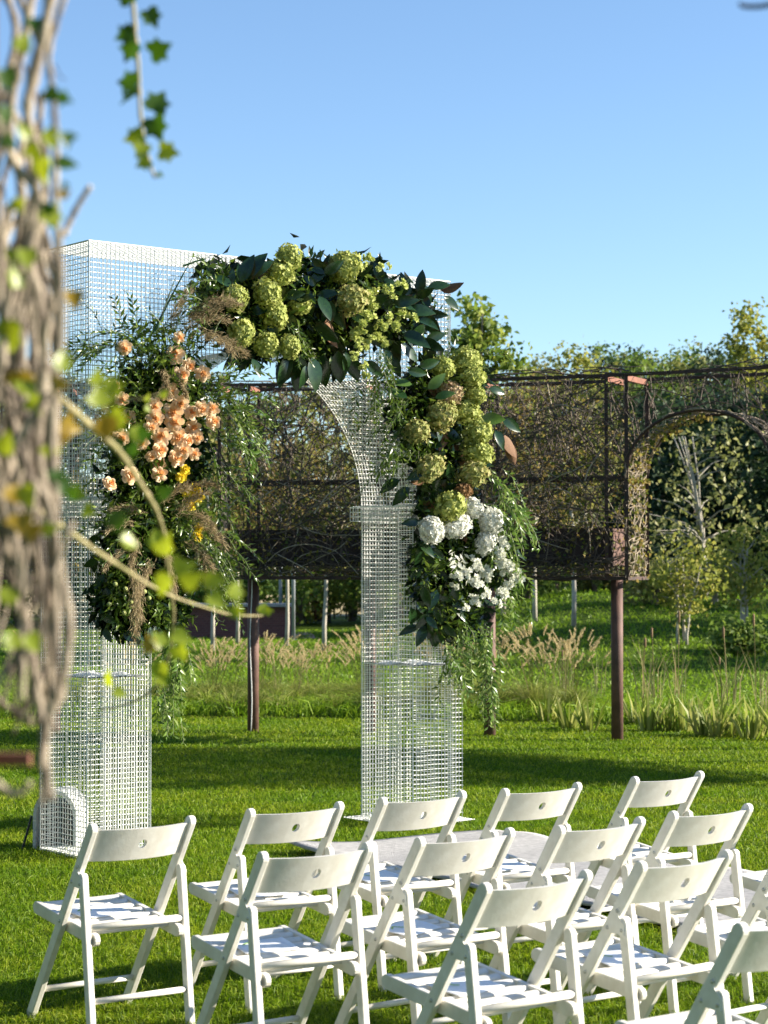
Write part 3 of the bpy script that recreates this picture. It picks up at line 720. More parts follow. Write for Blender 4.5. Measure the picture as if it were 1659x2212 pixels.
def panel_leaves():
    parts = []
    for a0, a1 in BAYS:
        n = int((a1 - a0) * 280)
        ph = a0 + (a1 - a0) * rng.random(n); z = ZB + (ZT - ZB) * rng.beta(1.3, 1.9, n); r = np.where(rng.random(n) < .5, RIN, ROUT) + rng.normal(0, .06, n)
        a = np.radians(ph); P = np.stack([RC.x + r * np.sin(a), RC.y + r * np.cos(a), z], 1)
        L = 0.022 + 0.036 * rng.random(n); parts.append(leaves(P, rand_unit(n) + np.array([0, 0, -0.6]), L, L * 0.75))
    for a0, a1 in ARCHW:
        n = 500; k = rng.random(n); ph = a0 + (a1 - a0) * (k * 0.02) + rng.normal(0, .1, n); z = ZB + (ZT - .5 - ZB) * rng.random(n)
        k2 = rng.random(n) < 0.5; t = math.pi * rng.random(n) * 0.5; h = (a1 - a0) / 2
        ph = np.where(k2, ph, (a0 + a1) / 2 - h * np.cos(t)); z = np.where(k2, np.minimum(z, ZM), ZM + 0.60 * np.sin(t))
        a = np.radians(ph); r = RIN + (ROUT - RIN) * rng.random(n); P = np.stack([RC.x + r * np.sin(a), RC.y + r * np.cos(a), z - .02], 1)
        L = 0.025 + 0.035 * rng.random(n); parts.append(leaves(P, rand_unit(n) + np.array([0, 0, -0.6]), L, L * 0.8))
    V, T = join(parts); return np_mesh('vine_leaves', V, T, M['panel_leaf'])
tag(pg_put(put('vine_leaves', panel_leaves(), pg)), kind='stuff')
b = MB(); b.tube([ring(6.3, RM, 0) + Vector((0.01 + 0.01 * math.sin(z * 5), -0.064, z)) for z in [i * 0.16 for i in range(11)]], 0.006, 6); pg_part('cable', b, M['cable'], True)

# ------------------------------------------------------------------ flowers
def petal_ring(parts, n, r0, z0, L, Wd, tilt, cup=0.25, jitter=0.15, mi=0):
    for k in range(n):
        a = 2 * math.pi * (k + random.random() * jitter) / n; rad = np.array([math.cos(a), math.sin(a), 0]); up = np.array([0, 0, 1.0])
        t = tilt + random.gauss(0, 0.08); d = rad * math.cos(t) + up * math.sin(t); s = np.cross(up, rad); nrm = np.cross(d, s) * -1
        base = rad * r0 + up * z0
        rows = []
        for (u, wf, c) in ((0, .45, 0), (.45, 1.0, .12), (.85, .85, .10), (1.05, .35, -.10)):
            ctr = base + d * L * u + nrm * (-cup * L * (c))
            for sgn in (-1, 0, 1): rows.append(ctr + s * Wd * .5 * wf * sgn + (nrm * (0.18 * Wd * wf) if sgn else 0))
        fs = []
        for i in range(3):
            for j in range(2):
                q = i * 3 + j; fs += [(q, q + 1, q + 4), (q, q + 4, q + 3)]
        parts.append((np.array(rows), np.array(fs), mi))
def build_parts(name, parts, mats):
    V, T, mi, o = [], [], [], 0
    for v, t, m in parts: V.append(v); T.append(t + o); mi += [m] * len(t); o += len(v)
    me = np_mesh(name, np.concatenate(V), np.concatenate(T), None, True)
    for m in mats: me.materials.append(m)
    me.polygons.foreach_set('material_index', np.array(mi, dtype=np.int32)); return me
def rose_mesh(name, m_out, m_in):                                       # faces +z, radius about 1
    p = []
    petal_ring(p, 6, .18, -.35, 1.0, .88, .08, -.4); petal_ring(p, 5, .18, -.25, .86, .84, .45, .2); petal_ring(p, 5, .14, -.15, .74, .72, .85, .6)
    petal_ring(p, 5, .10, -.05, .55, .55, 1.10, .6, mi=1); petal_ring(p, 4, .05, 0, .45, .42, 1.30, .6, mi=1); petal_ring(p, 3, .0, .05, .38, .32, 1.45, .6, mi=1)
    return build_parts(name, p, [m_out, m_in])
def hydrangea_mesh(name, mat, nf=150, flat=1.0):
    p = []
    for k in range(nf):
        z = 1 - 1.75 * (k + .5) / nf; a = k * 2.39996 + random.gauss(0, .15); r = math.sqrt(max(0, 1 - z * z))
        c = np.array([r * math.cos(a), r * math.sin(a), z * flat]) * (0.88 + random.gauss(0, .075) + .09 * math.sin(2 * a + 3 * z) * r); n = unit(c + rng.normal(0, .32, 3))
        u = unit(np.cross(n, rng.normal(size=3))); w_ = np.cross(n, u); a0 = random.random() * 3
        for q in range(4):
            t = a0 + q * math.pi / 2; d = u * math.cos(t) + w_ * math.sin(t); s = np.cross(n, d); L = .17 + random.random() * .06; lift = n * random.uniform(-.05, .07)
            rows = np.array([c, c + d * L * .35 + s * L * .42 + n * .03, c + d * L * .85 + s * L * .36 + n * .05 + lift, c + d * L * 1.02 + lift, c + d * L * .85 - s * L * .36 + n * .05 + lift, c + d * L * .35 - s * L * .42 + n * .03])
            p.append((rows, np.array([(0, 1, 2), (0, 2, 3), (0, 3, 4), (0, 4, 5)]), 0))
    # core keeps the head opaque
    me_v = []; fs = []
    for i in range(7):
        for j in range(10):
            ph, th = math.pi * i / 6, 2 * math.pi * j / 10; me_v.append((.76 * math.sin(ph) * math.cos(th), .76 * math.sin(ph) * math.sin(th), .76 * math.cos(ph) * flat))
    for i in range(6):
        for j in range(10):
            a, b_ = i * 10 + j, i * 10 + (j + 1) % 10; fs += [(a, a + 10, b_ + 10), (a, b_ + 10, b_)]
    p.append((np.array(me_v), np.array(fs), 0))
    return build_parts(name, p, [mat])
def floret_cluster(name, mat, n=9):                                     # a spray of small ruffled blooms
    p = []
    for k in range(n):
        c = unit(rng.normal(size=3)) * rng.random() ** .5 * .8; c[2] = abs(c[2]) * .6; nrm = unit(c + np.array([0, 0, .8])); u = unit(np.cross(nrm, rng.normal(size=3))); w_ = np.cross(nrm, u)
        for lay, (m, L, tl) in enumerate(((6, .42, .35), (5, .30, .9))):
            for q in range(m):
                t = 2 * math.pi * (q + .5 * lay) / m; d = (u * math.cos(t) + w_ * math.sin(t)) * math.cos(tl) + nrm * math.sin(tl); s = unit(np.cross(nrm, d))
                rows = np.array([c, c + d * L * .55 + s * L * .42, c + d * L + nrm * random.uniform(-.06, .1), c + d * L * .55 - s * L * .42])
                p.append((rows, np.array([(0, 1, 2), (0, 2, 3)]), 0))
    return build_parts(name, p, [mat])
ROSE = [rose_mesh('peach_rose', M['rose'], M['rose_c']) for _ in range(3)]
YROSE = [rose_mesh('yellow_bloom', M['yellow'], M['yellow']) for _ in range(2)]
HYD = {k: [hydrangea_mesh('hydrangea_' + k, M['hyd_' + k], 150 if k != 'w' else 170) for _ in range(2)] for k in 'gopbw'}
WFL = [floret_cluster('white_blossom', M['white_fl']) for _ in range(3)]; LFL = [floret_cluster('lime_blossom', M['lime_fl'], 10) for _ in range(3)]

def gp(px, py, off):                                                    # pixel -> point on a plane parallel to the arch front, off metres before it
    d = ray(px, py); o = Vector((0, 0, CAMZ)); n = AD; p0 = A(0, -off, 0)
    return o + d * ((p0 - o).dot(n) / d.dot(n))
def pxm(p): return p.y / FPX                                             # metres per picture unit at a point
TOCAM = lambda p: (Vector((0, 0, CAMZ)) - p).normalized()
def garland(name, label, px, py):
    o = gp(px, py, 0.0); return thing(name, label, 'flower garland', o)
gL = garland('flower_garland', 'garland of peach roses, yellow blooms, dry plumes and trailing ruscus down the left arch column', 330, 1000)
gT = garland('flower_garland', 'garland of green hydrangeas and dark magnolia leaves across the crown of the arch', 690, 700)
gR = garland('flower_garland', 'garland of green and white hydrangeas with hanging ruscus on the right arch column', 1000, 1050)
def gpart(g, name, me, p, normal, scale, spin=None):
    o = put(name, me, g); q = Vector(normal).to_track_quat('Z', 'Y')
    Mx = Matrix.Translation(p) @ q.to_matrix().to_4x4() @ Matrix.Rotation(spin if spin is not None else random.random() * 6.28, 4, 'Z') @ Matrix.Diagonal((*( (scale,) * 3 if not hasattr(scale, '__len__') else scale), 1))
    o.matrix_local = Matrix.Translation(-g.location) @ Mx; return o
# peach roses
for zx, zy, r in [(395,370,38),(665,400,45),(745,465,38),(705,510,42),(815,505,38),(635,605,48),(555,680,40),(695,665,38),(560,745,42),(650,715,50),(660,765,45),(540,790,35),(410,745,42),(378,850,42),(485,875,36),(380,645,35),(350,565,25),(755,710,38),(810,695,38),(865,690,36),(875,760,38),(590,840,45),(590,915,42),(540,950,30),(575,985,36),(585,1040,38),(430,1045,45),(320,1090,36),(765,795,38),(685,845,42),(735,865,36),(785,850,34),(710,915,42),(680,955,42),(770,935,30),(690,310,28)]:
    x, y = 109.7 + .4034 * zx, 603.5 + .4034 * zy; p = gp(x, y, 0.30 + random.uniform(-.06, .06)); rr = r * .4034 * pxm(p) * 1.02
    n = TOCAM(p) + Vector((random.gauss(.25, .35), random.gauss(0, .2), random.gauss(.05, .35)))
    gpart(gL, 'peach_rose', random.choice(ROSE), p, n, rr)
for x, y, r in [(402,1014,10),(392,1029,10),(402,1059,11),(422,1059,12),(428,1071,12),(414,1090,10),(428,1157,10),(431,1140,8)]:
    p = gp(x, y, .26); gpart(gL, 'yellow_bloom', random.choice(YROSE), p, TOCAM(p) + Vector((random.gauss(.3, .3), 0, random.gauss(.2, .3))), r * pxm(p) * 1.15)
# hydrangeas
def hyd(g, lst, off):
    for x, y, r, k in lst:
        p = gp(x, y, off + random.uniform(-.03, .05)); n = TOCAM(p) + Vector((random.gauss(.15, .25), 0, random.gauss(.25, .25)))
        gpart(g, 'hydrangea_head', random.choice(HYD[k]), p, n, r * pxm(p) * 1.06 * np.array([random.uniform(.88, 1.06), random.uniform(.98, 1.22), .95]))
hyd(gT, [(625,554,24,'g'),(605,588,30,'g'),(577,631,31,'g'),(592,679,29,'g'),(509,644,26,'g'),(648,659,22,'g'),(745,577,32,'g'),(756,648,31,'o'),(521,721,27,'g'),(575,745,26,'g'),(625,749,23,'g')], .27)
hyd(gR, [(956,793,24,'g'),(1005,780,29,'g'),(1022,815,24,'g'),(1027,852,21,'g'),(973,848,24,'p'),(1005,887,28,'g'),(953,897,33,'o'),(900,932,27,'o'),(1032,932,28,'g'),(1031,977,30,'g'),(928,1012,29,'o'),(1020,1025,29,'o'),(1001,1060,18,'b'),(973,1095,32,'g'),
         (1018,1097,23,'w'),(932,1145,28,'w'),(984,1135,27,'w'),(1060,1126,24,'w'),(1050,1171,24,'w')], .28)
for zx, zy, r in [(1085,1320,38),(1090,1430,55),(890,1450,40),(850,1510,38),(975,1520,45),(900,1570,45),(790,1540,35),(770,1585,28),(1160,1530,45),(1110,1560,38),(1070,1610,50),(960,1640,40),(900,1690,40),(840,1730,26),(1030,1690,35),(1080,1500,34),(1050,1380,34),(930,1480,30),(1120,1480,36)]:
    p = gp(713 + .3472 * zx, 713 + .3472 * zy, .30 + random.uniform(-.04, .04)); gpart(gR, 'white_blossom', random.choice(WFL), p, TOCAM(p) + Vector((random.gauss(.3, .3), 0, random.gauss(.2, .3))), r * .3472 * pxm(p) * 1.4)
for zx, zy, r in [(960,150,30),(1015,195,26),(1060,190,18),(930,180,24),(1120,290,35),(1055,305,30),(1080,340,25),(960,340,32),(985,385,35),(960,440,40),(920,490,36),(1120,430,36),(1180,450,30),(1060,450,30),(1030,490,35),(1100,490,30),(900,540,35),(970,560,30),(1040,570,32),(905,590,26),(890,645,27),(930,690,26),(945,735,22),(1010,540,30),(990,310,26),(940,590,24)]:
    p = gp(384 + .4299 * zx, 493.7 + .4299 * zy, .30 + random.uniform(-.04, .04)); gpart(gT, 'lime_blossom', random.choice(LFL), p, TOCAM(p) + Vector((random.gauss(.3, .3), 0, random.gauss(.2, .3))), r * .4299 * pxm(p) * 1.3)
# pale round buds on stalks
budb = MB(); budb.tube([(0, 0, -1), (0, 0, -.7), (0, 0, 0), (0, 0, .7), (0, 0, 1)], [.12, .72, 1, .72, .12], 10); BUD = budb.mesh('round_bud', M['bud'], True)
for x, y in [(380,1085),(357,1100),(295,1328),(271,1272),(249,1262),(283,1300),(312,1278),(322,1292),(417,1250),(405,1235),(236,1305),(268,1324),(425,1090),(300,1105)]:
    p = gp(x, y, .30); gpart(gL, 'round_bud', BUD, p, TOCAM(p), 5.2 * pxm(p))

# --- magnolia leaves: each a part, glossy above and brown beneath
def big_leaf(name, m_top, m_bot, fold=.14, curl=.16):
    n = 7; rows = []
    for i in range(n):
        u = i / (n - 1); wd = .48 * math.sin(math.pi * min(1, .03 + .97 * u) ** .85) ** .8 * .5 if 0 < i < n - 1 else .012; z = -curl * u * u
        rows.append([(-wd, u, z + fold * wd), (0, u, z), (wd, u, z + fold * wd)])
    vt = [p for r in rows for p in r]; vb = [(x, y, z - .008) for x, y, z in vt]; k = len(vt); ft = []
    for i in range(n - 1):
        for j in range(2): q = i * 3 + j; ft.append((q, q + 1, q + 4, q + 3))
    me = bpy.data.meshes.new(name); me.from_pydata(vt + vb, [], ft + [tuple(a + k for a in f[::-1]) for f in ft]); me.update()
    me.materials.append(m_top); me.materials.append(m_bot)
    me.polygons.foreach_set('material_index', [0] * len(ft) + [1] * len(ft)); me.polygons.foreach_set('use_smooth', [True] * len(me.polygons)); return me
MAG = [big_leaf('magnolia_leaf', M['mag_top'], M['mag_under']), big_leaf('magnolia_leaf', M['mag_top'], M['mag_under'], .3, .3)]
MAGG = big_leaf('green_leaf', M['mag_green'], M['mag_green'], .2, .2)
def mag(g, x, y, ang, L, off, me=None, face=None, roll=0.0, name='magnolia_leaf'):
    """leaf whose base shows at (x, y), pointing at picture angle ang (0 right, 90 up), length L in picture units"""
    p = gp(x, y, off); t = R(ang); v = TOCAM(p); rt = Vector((0, 0, 1)).cross(v).normalized() ; rt = -rt if rt.x < 0 else rt; up = v.cross(rt); up = up if up.z > 0 else -up
    d = (rt * math.cos(t) + up * math.sin(t) + v * random.gauss(.1, .25)).normalized()
    n = (face or (v + Vector((random.gauss(.1, .4), random.gauss(0, .2), random.gauss(.35, .4)))))
    s = d.cross(n).normalized(); n2 = s.cross(d)
    if roll: Rm = Matrix.Rotation(roll, 3, d); s = Rm @ s; n2 = Rm @ n2
    S = L * pxm(p); Mx = Matrix.Translation(p) @ Matrix(((s.x, d.x, n2.x, 0), (s.y, d.y, n2.y, 0), (s.z, d.z, n2.z, 0), (0, 0, 0, 1))) @ Matrix.Diagonal((S, S, S, 1))
    o = put(name, me or random.choice(MAG), g); o.matrix_local = Matrix.Translation(-g.location) @ Mx; return o
for k in range(125):                                                      # crown: thick ruff of magnolia
    u = random.random(); x = 470 + 470 * u; yc = 655 - 30 * math.sin(u * 3.1) + 60 * max(0, u - .6); y = yc + max(-48, min(105, random.gauss(8, 50)))
    a = random.uniform(10, 170) if y < yc - 20 else random.uniform(150, 400); mag(gT, x, y + 14, a, random.uniform(42, 68) * (.8 if y < yc - 20 else 1), random.uniform(.08, .24), roll=3.0 if k % 30 == 0 else 0)
for x, y, a, L in [(525,605,55,70),(530,600,35,62),(520,610,70,60),(500,620,140,45),(700,590,30,45),(720,600,100,40),(690,640,-60,55),(715,650,-100,60),(705,690,-80,60),(625,765,-110,70),(650,770,-95,75),(675,772,-80,68),(700,765,-95,72),(730,758,-85,72),(752,762,-70,62),(735,740,-95,55),(745,760,-80,45),(640,775,-120,50),(620,770,-100,55),(660,790,-95,45),(850,655,10,50),(880,670,0,55),(900,690,-10,50),(870,720,-20,60),(910,735,-25,50),(925,620,10,45),(950,625,5,48),(960,640,-40,40),(545,775,-60,40),(900,640,20,40),(640,650,20,40),(790,780,-40,45),(600,600,120,45)]:
    mag(gT, x, y, a, L * 1.1, .26, roll=3.0 if (x + y) % 9 == 0 else 0)
for k in range(70):
    y = random.uniform(800, 1150); x = 975 - 40 * math.sin((y - 800) / 120) + random.gauss(0, 38); mag(gR, x, y, random.uniform(150, 390), random.uniform(34, 55), random.uniform(.06, .22), roll=random.choice((0, 0, 0, 0, 0, 3.0)))
for k in range(75):                                                      # dark broad leaves under the white flowers
    y = random.uniform(1170, 1370); x = 945 + random.gauss(0, 34) + (y - 1170) * .05; mag(gR, x, y, random.uniform(180, 330), random.uniform(34, 52), random.uniform(.05, .24))
for x, y, a, L, m in [(1085,905,-30,50,0),(1090,940,-70,55,1),(1100,955,-80,52,1),(1070,930,-60,45,0),(880,860,150,55,0),(890,830,170,50,2),(925,840,40,50,2),(940,860,20,45,2),(945,1010,-100,52,0),(970,1000,-80,48,0),(920,1020,-160,45,0),(1040,900,-10,55,2),(905,790,10,50,0),(880,800,-10,45,0)]:
    mag(gR, x, y, a, L, .32, MAGG if m == 2 else None, roll=3.0 if m == 1 else 0)
for k in range(60):                                                      # dark leaves at the foot of the left garland
    y = random.uniform(1150, 1370); x = 265 + random.gauss(0, 42) + (y - 1150) * .12; mag(gL, x, y, random.uniform(180, 340), random.uniform(26, 40), random.uniform(.02, .2))

# --- leafy filling, sprigs and plumes
def gpn(xy, off): return np.array([tuple(gp(x, y, o)) for (x, y), o in zip(xy, off)])
def sprigs(starts, dirs, lens, leafL, leafW, per_m=55, droop=.5):
    P, D, L, W = [], [], [], []; st = MB()
    for p, d, ln, ll in zip(starts, dirs, lens, leafL):
        p = np.array(p); d = unit(np.array(d)); n = max(4, int(ln * per_m)); side = unit(np.cross(d, rng.normal(size=3)))
        pts = []; cur = p.copy(); dd = d.copy()
        for i in range(n):
            dd = unit(dd + np.array([0, 0, -droop * 2.2 / n]) + rng.normal(0, .05, 3)); cur = cur + dd * ln / n; pts.append(cur.copy())
            s = unit(side * (1 if i % 2 else -1) + rng.normal(0, .35, 3)); P.append(cur.copy()); D.append(dd * .75 + s * .8); f = .6 + .5 * math.sin(math.pi * (i + 1) / (n + 1)); L.append(ll * f); W.append(ll * leafW * f)
        st.tube([Vector(q) for q in pts[::max(1, n // 5)]], .0016, 3, False)
    return leaves(np.array(P), np.array(D), np.array(L), np.array(W)), st
def fill(blobs, n, L, Wr, off, spread=1.0, down=.3):
    """leaves scattered through soft blobs (x, y, rx, ry) of picture units"""
    tot = sum(b_[2] * b_[3] for b_ in blobs); P, D = [], []
    for x, y, rx, ry in blobs:
        k = int(n * rx * ry / tot); a = rng.random(k) * 6.28; r = np.sqrt(rng.random(k)) * (1 + .18 * rng.normal(size=k)); xs_, ys_ = x + rx * r * np.cos(a), y + ry * r * np.sin(a)
        o = off[0] + (off[1] - off[0]) * rng.random(k) * np.clip(1.25 - r, .25, 1)
        P.append(gpn(list(zip(xs_, ys_)), o)); D.append(rand_unit(k) + np.array([.1, -.45, -down]))
    P = np.concatenate(P); D = np.concatenate(D); k = len(P); l = L * (.6 + .8 * rng.random(k)); return leaves(P, D, l, l * Wr)
def gstuff(g, name, VT, mat):
    V, T = VT; V = V - np.array(tuple(g.location)); return tag(put(name, np_mesh(name, V, T, mat), g), kind='stuff')
def gsprig(g, name, starts, dirs, lens, ll, lw, mat, per_m=55, droop=.5):
    VT, st = sprigs(starts, dirs, lens, ll, lw, per_m, droop); gstuff(g, name, VT, mat)
    o = st.build('sprig_stems', M['stem'], g); o.matrix_parent_inverse = Matrix.Translation(-g.location); tag(o, kind='stuff')
LB = [(350,740,90,50),(300,900,75,110),(380,850,90,80),(330,1010,95,80),(300,1130,85,70),(390,1120,70,80),(300,1250,80,85),(350,1310,60,80),(270,1300,60,60)]
LBc = [(330,1230,80,90),(250,1300,45,60),(360,1320,45,60),(300,900,55,100),(320,1020,75,90),(300,1150,70,80),(285,1270,65,85),(370,850,60,80),(400,1000,45,90)]
TB = [(490,640,65,70),(560,690,75,80),(650,650,85,90),(760,650,90,80),(850,680,80,60),(700,760,80,40)]
RB = [(960,820,80,50),(930,900,80,70),(960,990,70,60),(960,1090,60,60),(960,1230,70,90),(1040,1190,60,80),(980,1330,60,50)]
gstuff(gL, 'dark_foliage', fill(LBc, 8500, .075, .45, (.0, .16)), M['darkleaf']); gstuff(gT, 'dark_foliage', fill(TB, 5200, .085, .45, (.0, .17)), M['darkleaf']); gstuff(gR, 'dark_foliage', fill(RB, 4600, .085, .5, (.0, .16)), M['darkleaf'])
gstuff(gL, 'foliage', fill(LB, 6500, .055, .32, (.06, .30)), M['ruscus']); gstuff(gT, 'foliage', fill(TB + [(470,620,45,50)], 1500, .055, .36, (.10, .30)), M['ruscus']); gstuff(gR, 'foliage', fill(RB, 2300, .055, .34, (.10, .30)), M['ruscus'])
def starts_from(lst, off): return [tuple(gp(x + random.gauss(0, 14), y + random.gauss(0, 14), off + random.uniform(-.05, .06))) for x, y in lst]
def picdir(ang, fwd=.2):
    t = R(ang); return (math.cos(t) + random.gauss(0, .2), -fwd + random.gauss(0, .25), math.sin(t) + random.gauss(0, .2))
# sprigs: (count, x-range, y-range, angle-range, length-range)
def region(g, spec, mat, leafL=.05, lw=.30, off=.24, per_m=55, droop=.5, name='ruscus_sprigs'):
    S, D, L, LL = [], [], [], []
    for n, x0, x1, y0, y1, a0, a1, l0, l1 in spec:
        for _ in range(n):
            S.append(tuple(gp(random.uniform(x0, x1), random.uniform(y0, y1), off + random.uniform(-.1, .08)))); D.append(picdir(random.uniform(a0, a1))); L.append(random.uniform(l0, l1)); LL.append(leafL * random.uniform(.8, 1.2))
    gsprig(g, name, S, D, L, LL, lw, mat, per_m, droop)
region(gL, [(26,215,330,725,800,110,200,.18,.38),(22,420,500,800,960,-40,60,.2,.4),(30,400,480,950,1200,-60,20,.15,.35),(24,230,330,870,1250,160,230,.12,.28),(22,420,470,1130,1260,-60,0,.2,.38),(18,300,400,740,900,30,150,.15,.3)], M['ruscus'])
region(gL, [(20,330,400,1330,1480,-100,-60,.2,.42),(8,345,390,1400,1500,-100,-60,.2,.36),(14,430,520,850,950,-30,50,.2,.4)], M['ruscus_l'], .056, .34, .2, 62, .9, 'trailing_ruscus')
region(gT, [(26,430,500,590,680,100,220,.15,.3),(12,600,660,690,740,-90,0,.15,.28),(20,780,850,740,800,-110,-60,.2,.42)], M['ruscus'])
region(gR, [(34,830,930,830,1010,170,270,.15,.34),(10,930,1040,760,800,20,120,.1,.25)], M['ruscus'])
region(gR, [(22,1030,1110,980,1150,-60,10,.25,.5),(34,950,1070,1330,1420,-110,-60,.2,.42),(15,1040,1072,1400,1490,-100,-75,.15,.34),(12,1060,1110,1180,1300,-80,-10,.15,.35)], M['ruscus_l'], .056, .36, .22, 66, .9, 'trailing_ruscus')
# pale leaves in white petal colour near the white flowers
region(gR, [(7,975,1010,1170,1215,-110,-60,.08,.14)], M['white_fl'], .05, .4, .34, 40, .4, 'pale_leaves')
def plume(g, lst):
    P, D, L = [], [], []
    for x, y, ang, ln, off in lst:
        p = np.array(tuple(gp(x, y, off))); d = unit(np.array(picdir(ang, .3))); ln = ln * pxm(Vector(p)); n = 320
        for i in range(n):
            t = rng.random() ** .8; dd = unit(d + np.array([0, 0, -.5 * t])); c = p + dd * ln * t; spread = .16 * ln * (1 - .6 * t); c = c + rng.normal(0, 1, 3) * spread * .45
            P.append(c); D.append(dd + rng.normal(0, .45, 3) + np.array([0, 0, -.15])); L.append(.022 + .03 * rng.random())
    P, D, L = map(np.array, (P, D, L)); return leaves(P, D, L, .0042)
gstuff(gL, 'dry_plumes', plume(gL, [(390,720,40,110,.24),(400,700,60,110,.22),(420,700,30,120,.24),(430,720,10,110,.26),(370,710,80,90,.2),(440,730,0,100,.26),(350,800,-80,60,.3),(375,800,-60,60,.3),(450,690,50,80,.2),(290,1130,150,70,.26),(310,1110,120,70,.26),(345,1090,60,80,.28),(380,1120,30,90,.28),(400,1110,10,80,.26),(300,1160,-120,70,.3),(330,1210,-100,80,.32),(285,1220,-95,120,.34),(300,1240,-85,130,.34),(360,1190,-60,90,.3),(400,1170,-30,90,.26),(420,1130,-10,90,.24),(270,1190,200,60,.26),(430,1200,-50,70,.25),(400,1060,30,70,.26)]), M['plume'])
b = MB()
for (x0, y0, x1, y1, bend) in [(335, 715, 402, 560, 12), (330, 720, 392, 590, 6), (340, 712, 375, 600, 4), (395, 575, 445, 556, 6)]:
    pts = [gp(x0 + (x1 - x0) * t + bend * t * t, y0 + (y1 - y0) * t, .24) for t in (0, .25, .5, .75, 1)]; b.tube(pts, [.006, .006, .005, .004, .0015], 4)
o = b.build('dark_reed_blades', M['mag_top'], gL); o.matrix_parent_inverse = Matrix.Translation(-gL.location)

# ------------------------------------------------------------------ near vines at the left and overhead
FGD, FGK = 2.45, 0.80
fg = thing('ivy_vine', 'thick tangle of bare tan vine stems with ivy leaves on a rusty pergola upright', 'vine', (-0.47, FGD, 0))
def fpart(o): o.matrix_parent_inverse = Matrix.Translation((0.47, -FGD, 0)); return o
def fstem(pts, r0, r1, mat='vine_fg', D=FGD, dd=0.0, n=9, parent=fg, name='stem'):
    """pts in picture units; smooth curve through them, radii in picture units"""
    D *= FGK; dd *= FGK
    P = [at(x, y, D + dd * (i / max(1, len(pts) - 1)) + random.gauss(0, .004)) for i, (x, y) in enumerate(pts)]; out = []
    for i in range(len(P) - 1):
        a, b_, c, d = P[max(i - 1, 0)], P[i], P[i + 1], P[min(i + 2, len(P) - 1)]
        for k in range(4):
            t = k / 4; out.append(0.5 * ((2 * b_) + (c - a) * t + (2 * a - 5 * b_ + 4 * c - d) * t * t + (3 * b_ - a - 3 * c + d) * t ** 3))
    out.append(P[-1]); m = len(out); px = D / FPX
    rad = [(r0 + (r1 - r0) * i / (m - 1)) * px * (1 + .10 * math.sin(i * 1.9) + .12 * (i % 7 == 0)) for i in range(m)]
    rad = [r * .74 * (1 + .16 * math.sin(i * 2.7 + r0)) for i, r in enumerate(rad)]; b = MB(); b.tube(out, rad, n); return fpart(b.build(name, M[mat], parent, True))
STEMS = [
 ([(112,-20),(95,70),(70,170),(60,250),(78,340),(75,430),(60,540),(85,650),(96,760),(90,870),(80,960),(100,1080),(120,1180),(136,1260),(150,1340),(140,1450),(110,1530),(92,1610),(88,1660)], 17, 13, .0),
 ([(140,-10),(118,60),(104,120),(110,170),(118,250),(122,330),(120,400),(122,470),(128,560),(116,640),(100,720),(96,800)], 9, 12, -.05),
 ([(70,-20),(52,90),(30,190),(22,300),(45,400),(52,500),(40,600),(30,720),(45,830),(60,940),(40,1040),(30,1130),(40,1220),(52,1300),(62,1400),(84,1520),(98,1640),(108,1730)], 14, 12, .05),
 ([(-10,250),(20,330),(50,380),(80,410),(88,470),(60,540),(30,600),(12,700),(4,800)], 13, 12, -.08),
 ([(10,-20),(35,60),(18,160),(-4,240)], 12, 10, .12), ([(36,-20),(60,40),(88,110),(70,200),(48,300),(40,380)], 10, 10, .1),
 ([(-6,980),(30,960),(70,900),(100,850)], 11, 9, -.1), ([(10,820),(20,920),(14,1040),(10,1150),(30,1260),(40,1330)], 14, 13, .08),
 ([(60,640),(72,740),(100,840),(104,950),(112,1050),(116,1150),(108,1260),(112,1380),(104,1500),(96,1560)], 13, 12, .1),
 ([(128,560),(132,700),(118,860),(112,960),(118,1060)], 13, 13, -.1),
 ([(130,1260),(120,1400),(100,1500),(96,1600),(90,1740)], 10, 8, .06),
 ([(0,640),(24,560),(46,470),(40,400)], 9, 9, .15), ([(80,1040),(66,1130),(52,1200),(44,1290)], 10, 9, -.04),
 ([(-10,1480),(20,1440),(44,1420),(60,1400)], 12, 9, .0), ([(-20,1500),(20,1530),(70,1560),(120,1530),(140,1480)], 8, 10, .12),
 ([(-10,1690),(20,1712),(50,1708),(64,1690)], 14, 8, -.12), ([(70,480),(60,560),(66,640),(82,720),(76,800)], 10, 9, .2), ([(20,480),(8,560),(22,660),(40,740),(30,800)], 11, 9, .2),
 ([(92,200),(84,300),(98,380),(92,480),(100,560)], 9, 9, .25), ([(30,1080),(50,1160),(80,1220),(92,1300)], 8, 8, .2)]
for pts, r0, r1, dd in STEMS: fstem(pts, r0, r1, D=FGD + dd)
for k in range(62):                                                        # tangle behind; darker bark on every third stem stands for inner shade
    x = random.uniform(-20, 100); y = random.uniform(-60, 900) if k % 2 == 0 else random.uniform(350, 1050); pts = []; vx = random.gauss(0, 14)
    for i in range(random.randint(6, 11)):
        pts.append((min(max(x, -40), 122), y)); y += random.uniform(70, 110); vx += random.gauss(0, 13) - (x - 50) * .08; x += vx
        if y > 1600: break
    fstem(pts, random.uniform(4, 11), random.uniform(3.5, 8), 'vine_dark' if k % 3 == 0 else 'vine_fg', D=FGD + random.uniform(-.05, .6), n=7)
fstem([(138,508),(150,480),(165,450),(180,425),(195,402)], 9.5, 7.5, D=FGD + .25)                     # cut twig
fstem([(118,140),(130,165),(142,172)], 2.5, 1.5, 'rust', D=FGD)
fstem([(113,1245),(130,1200),(148,1150),(158,1130)], 6, 8, D=FGD - .06); fstem([(105,760),(122,790),(118,820)], 4, 3, D=FGD)
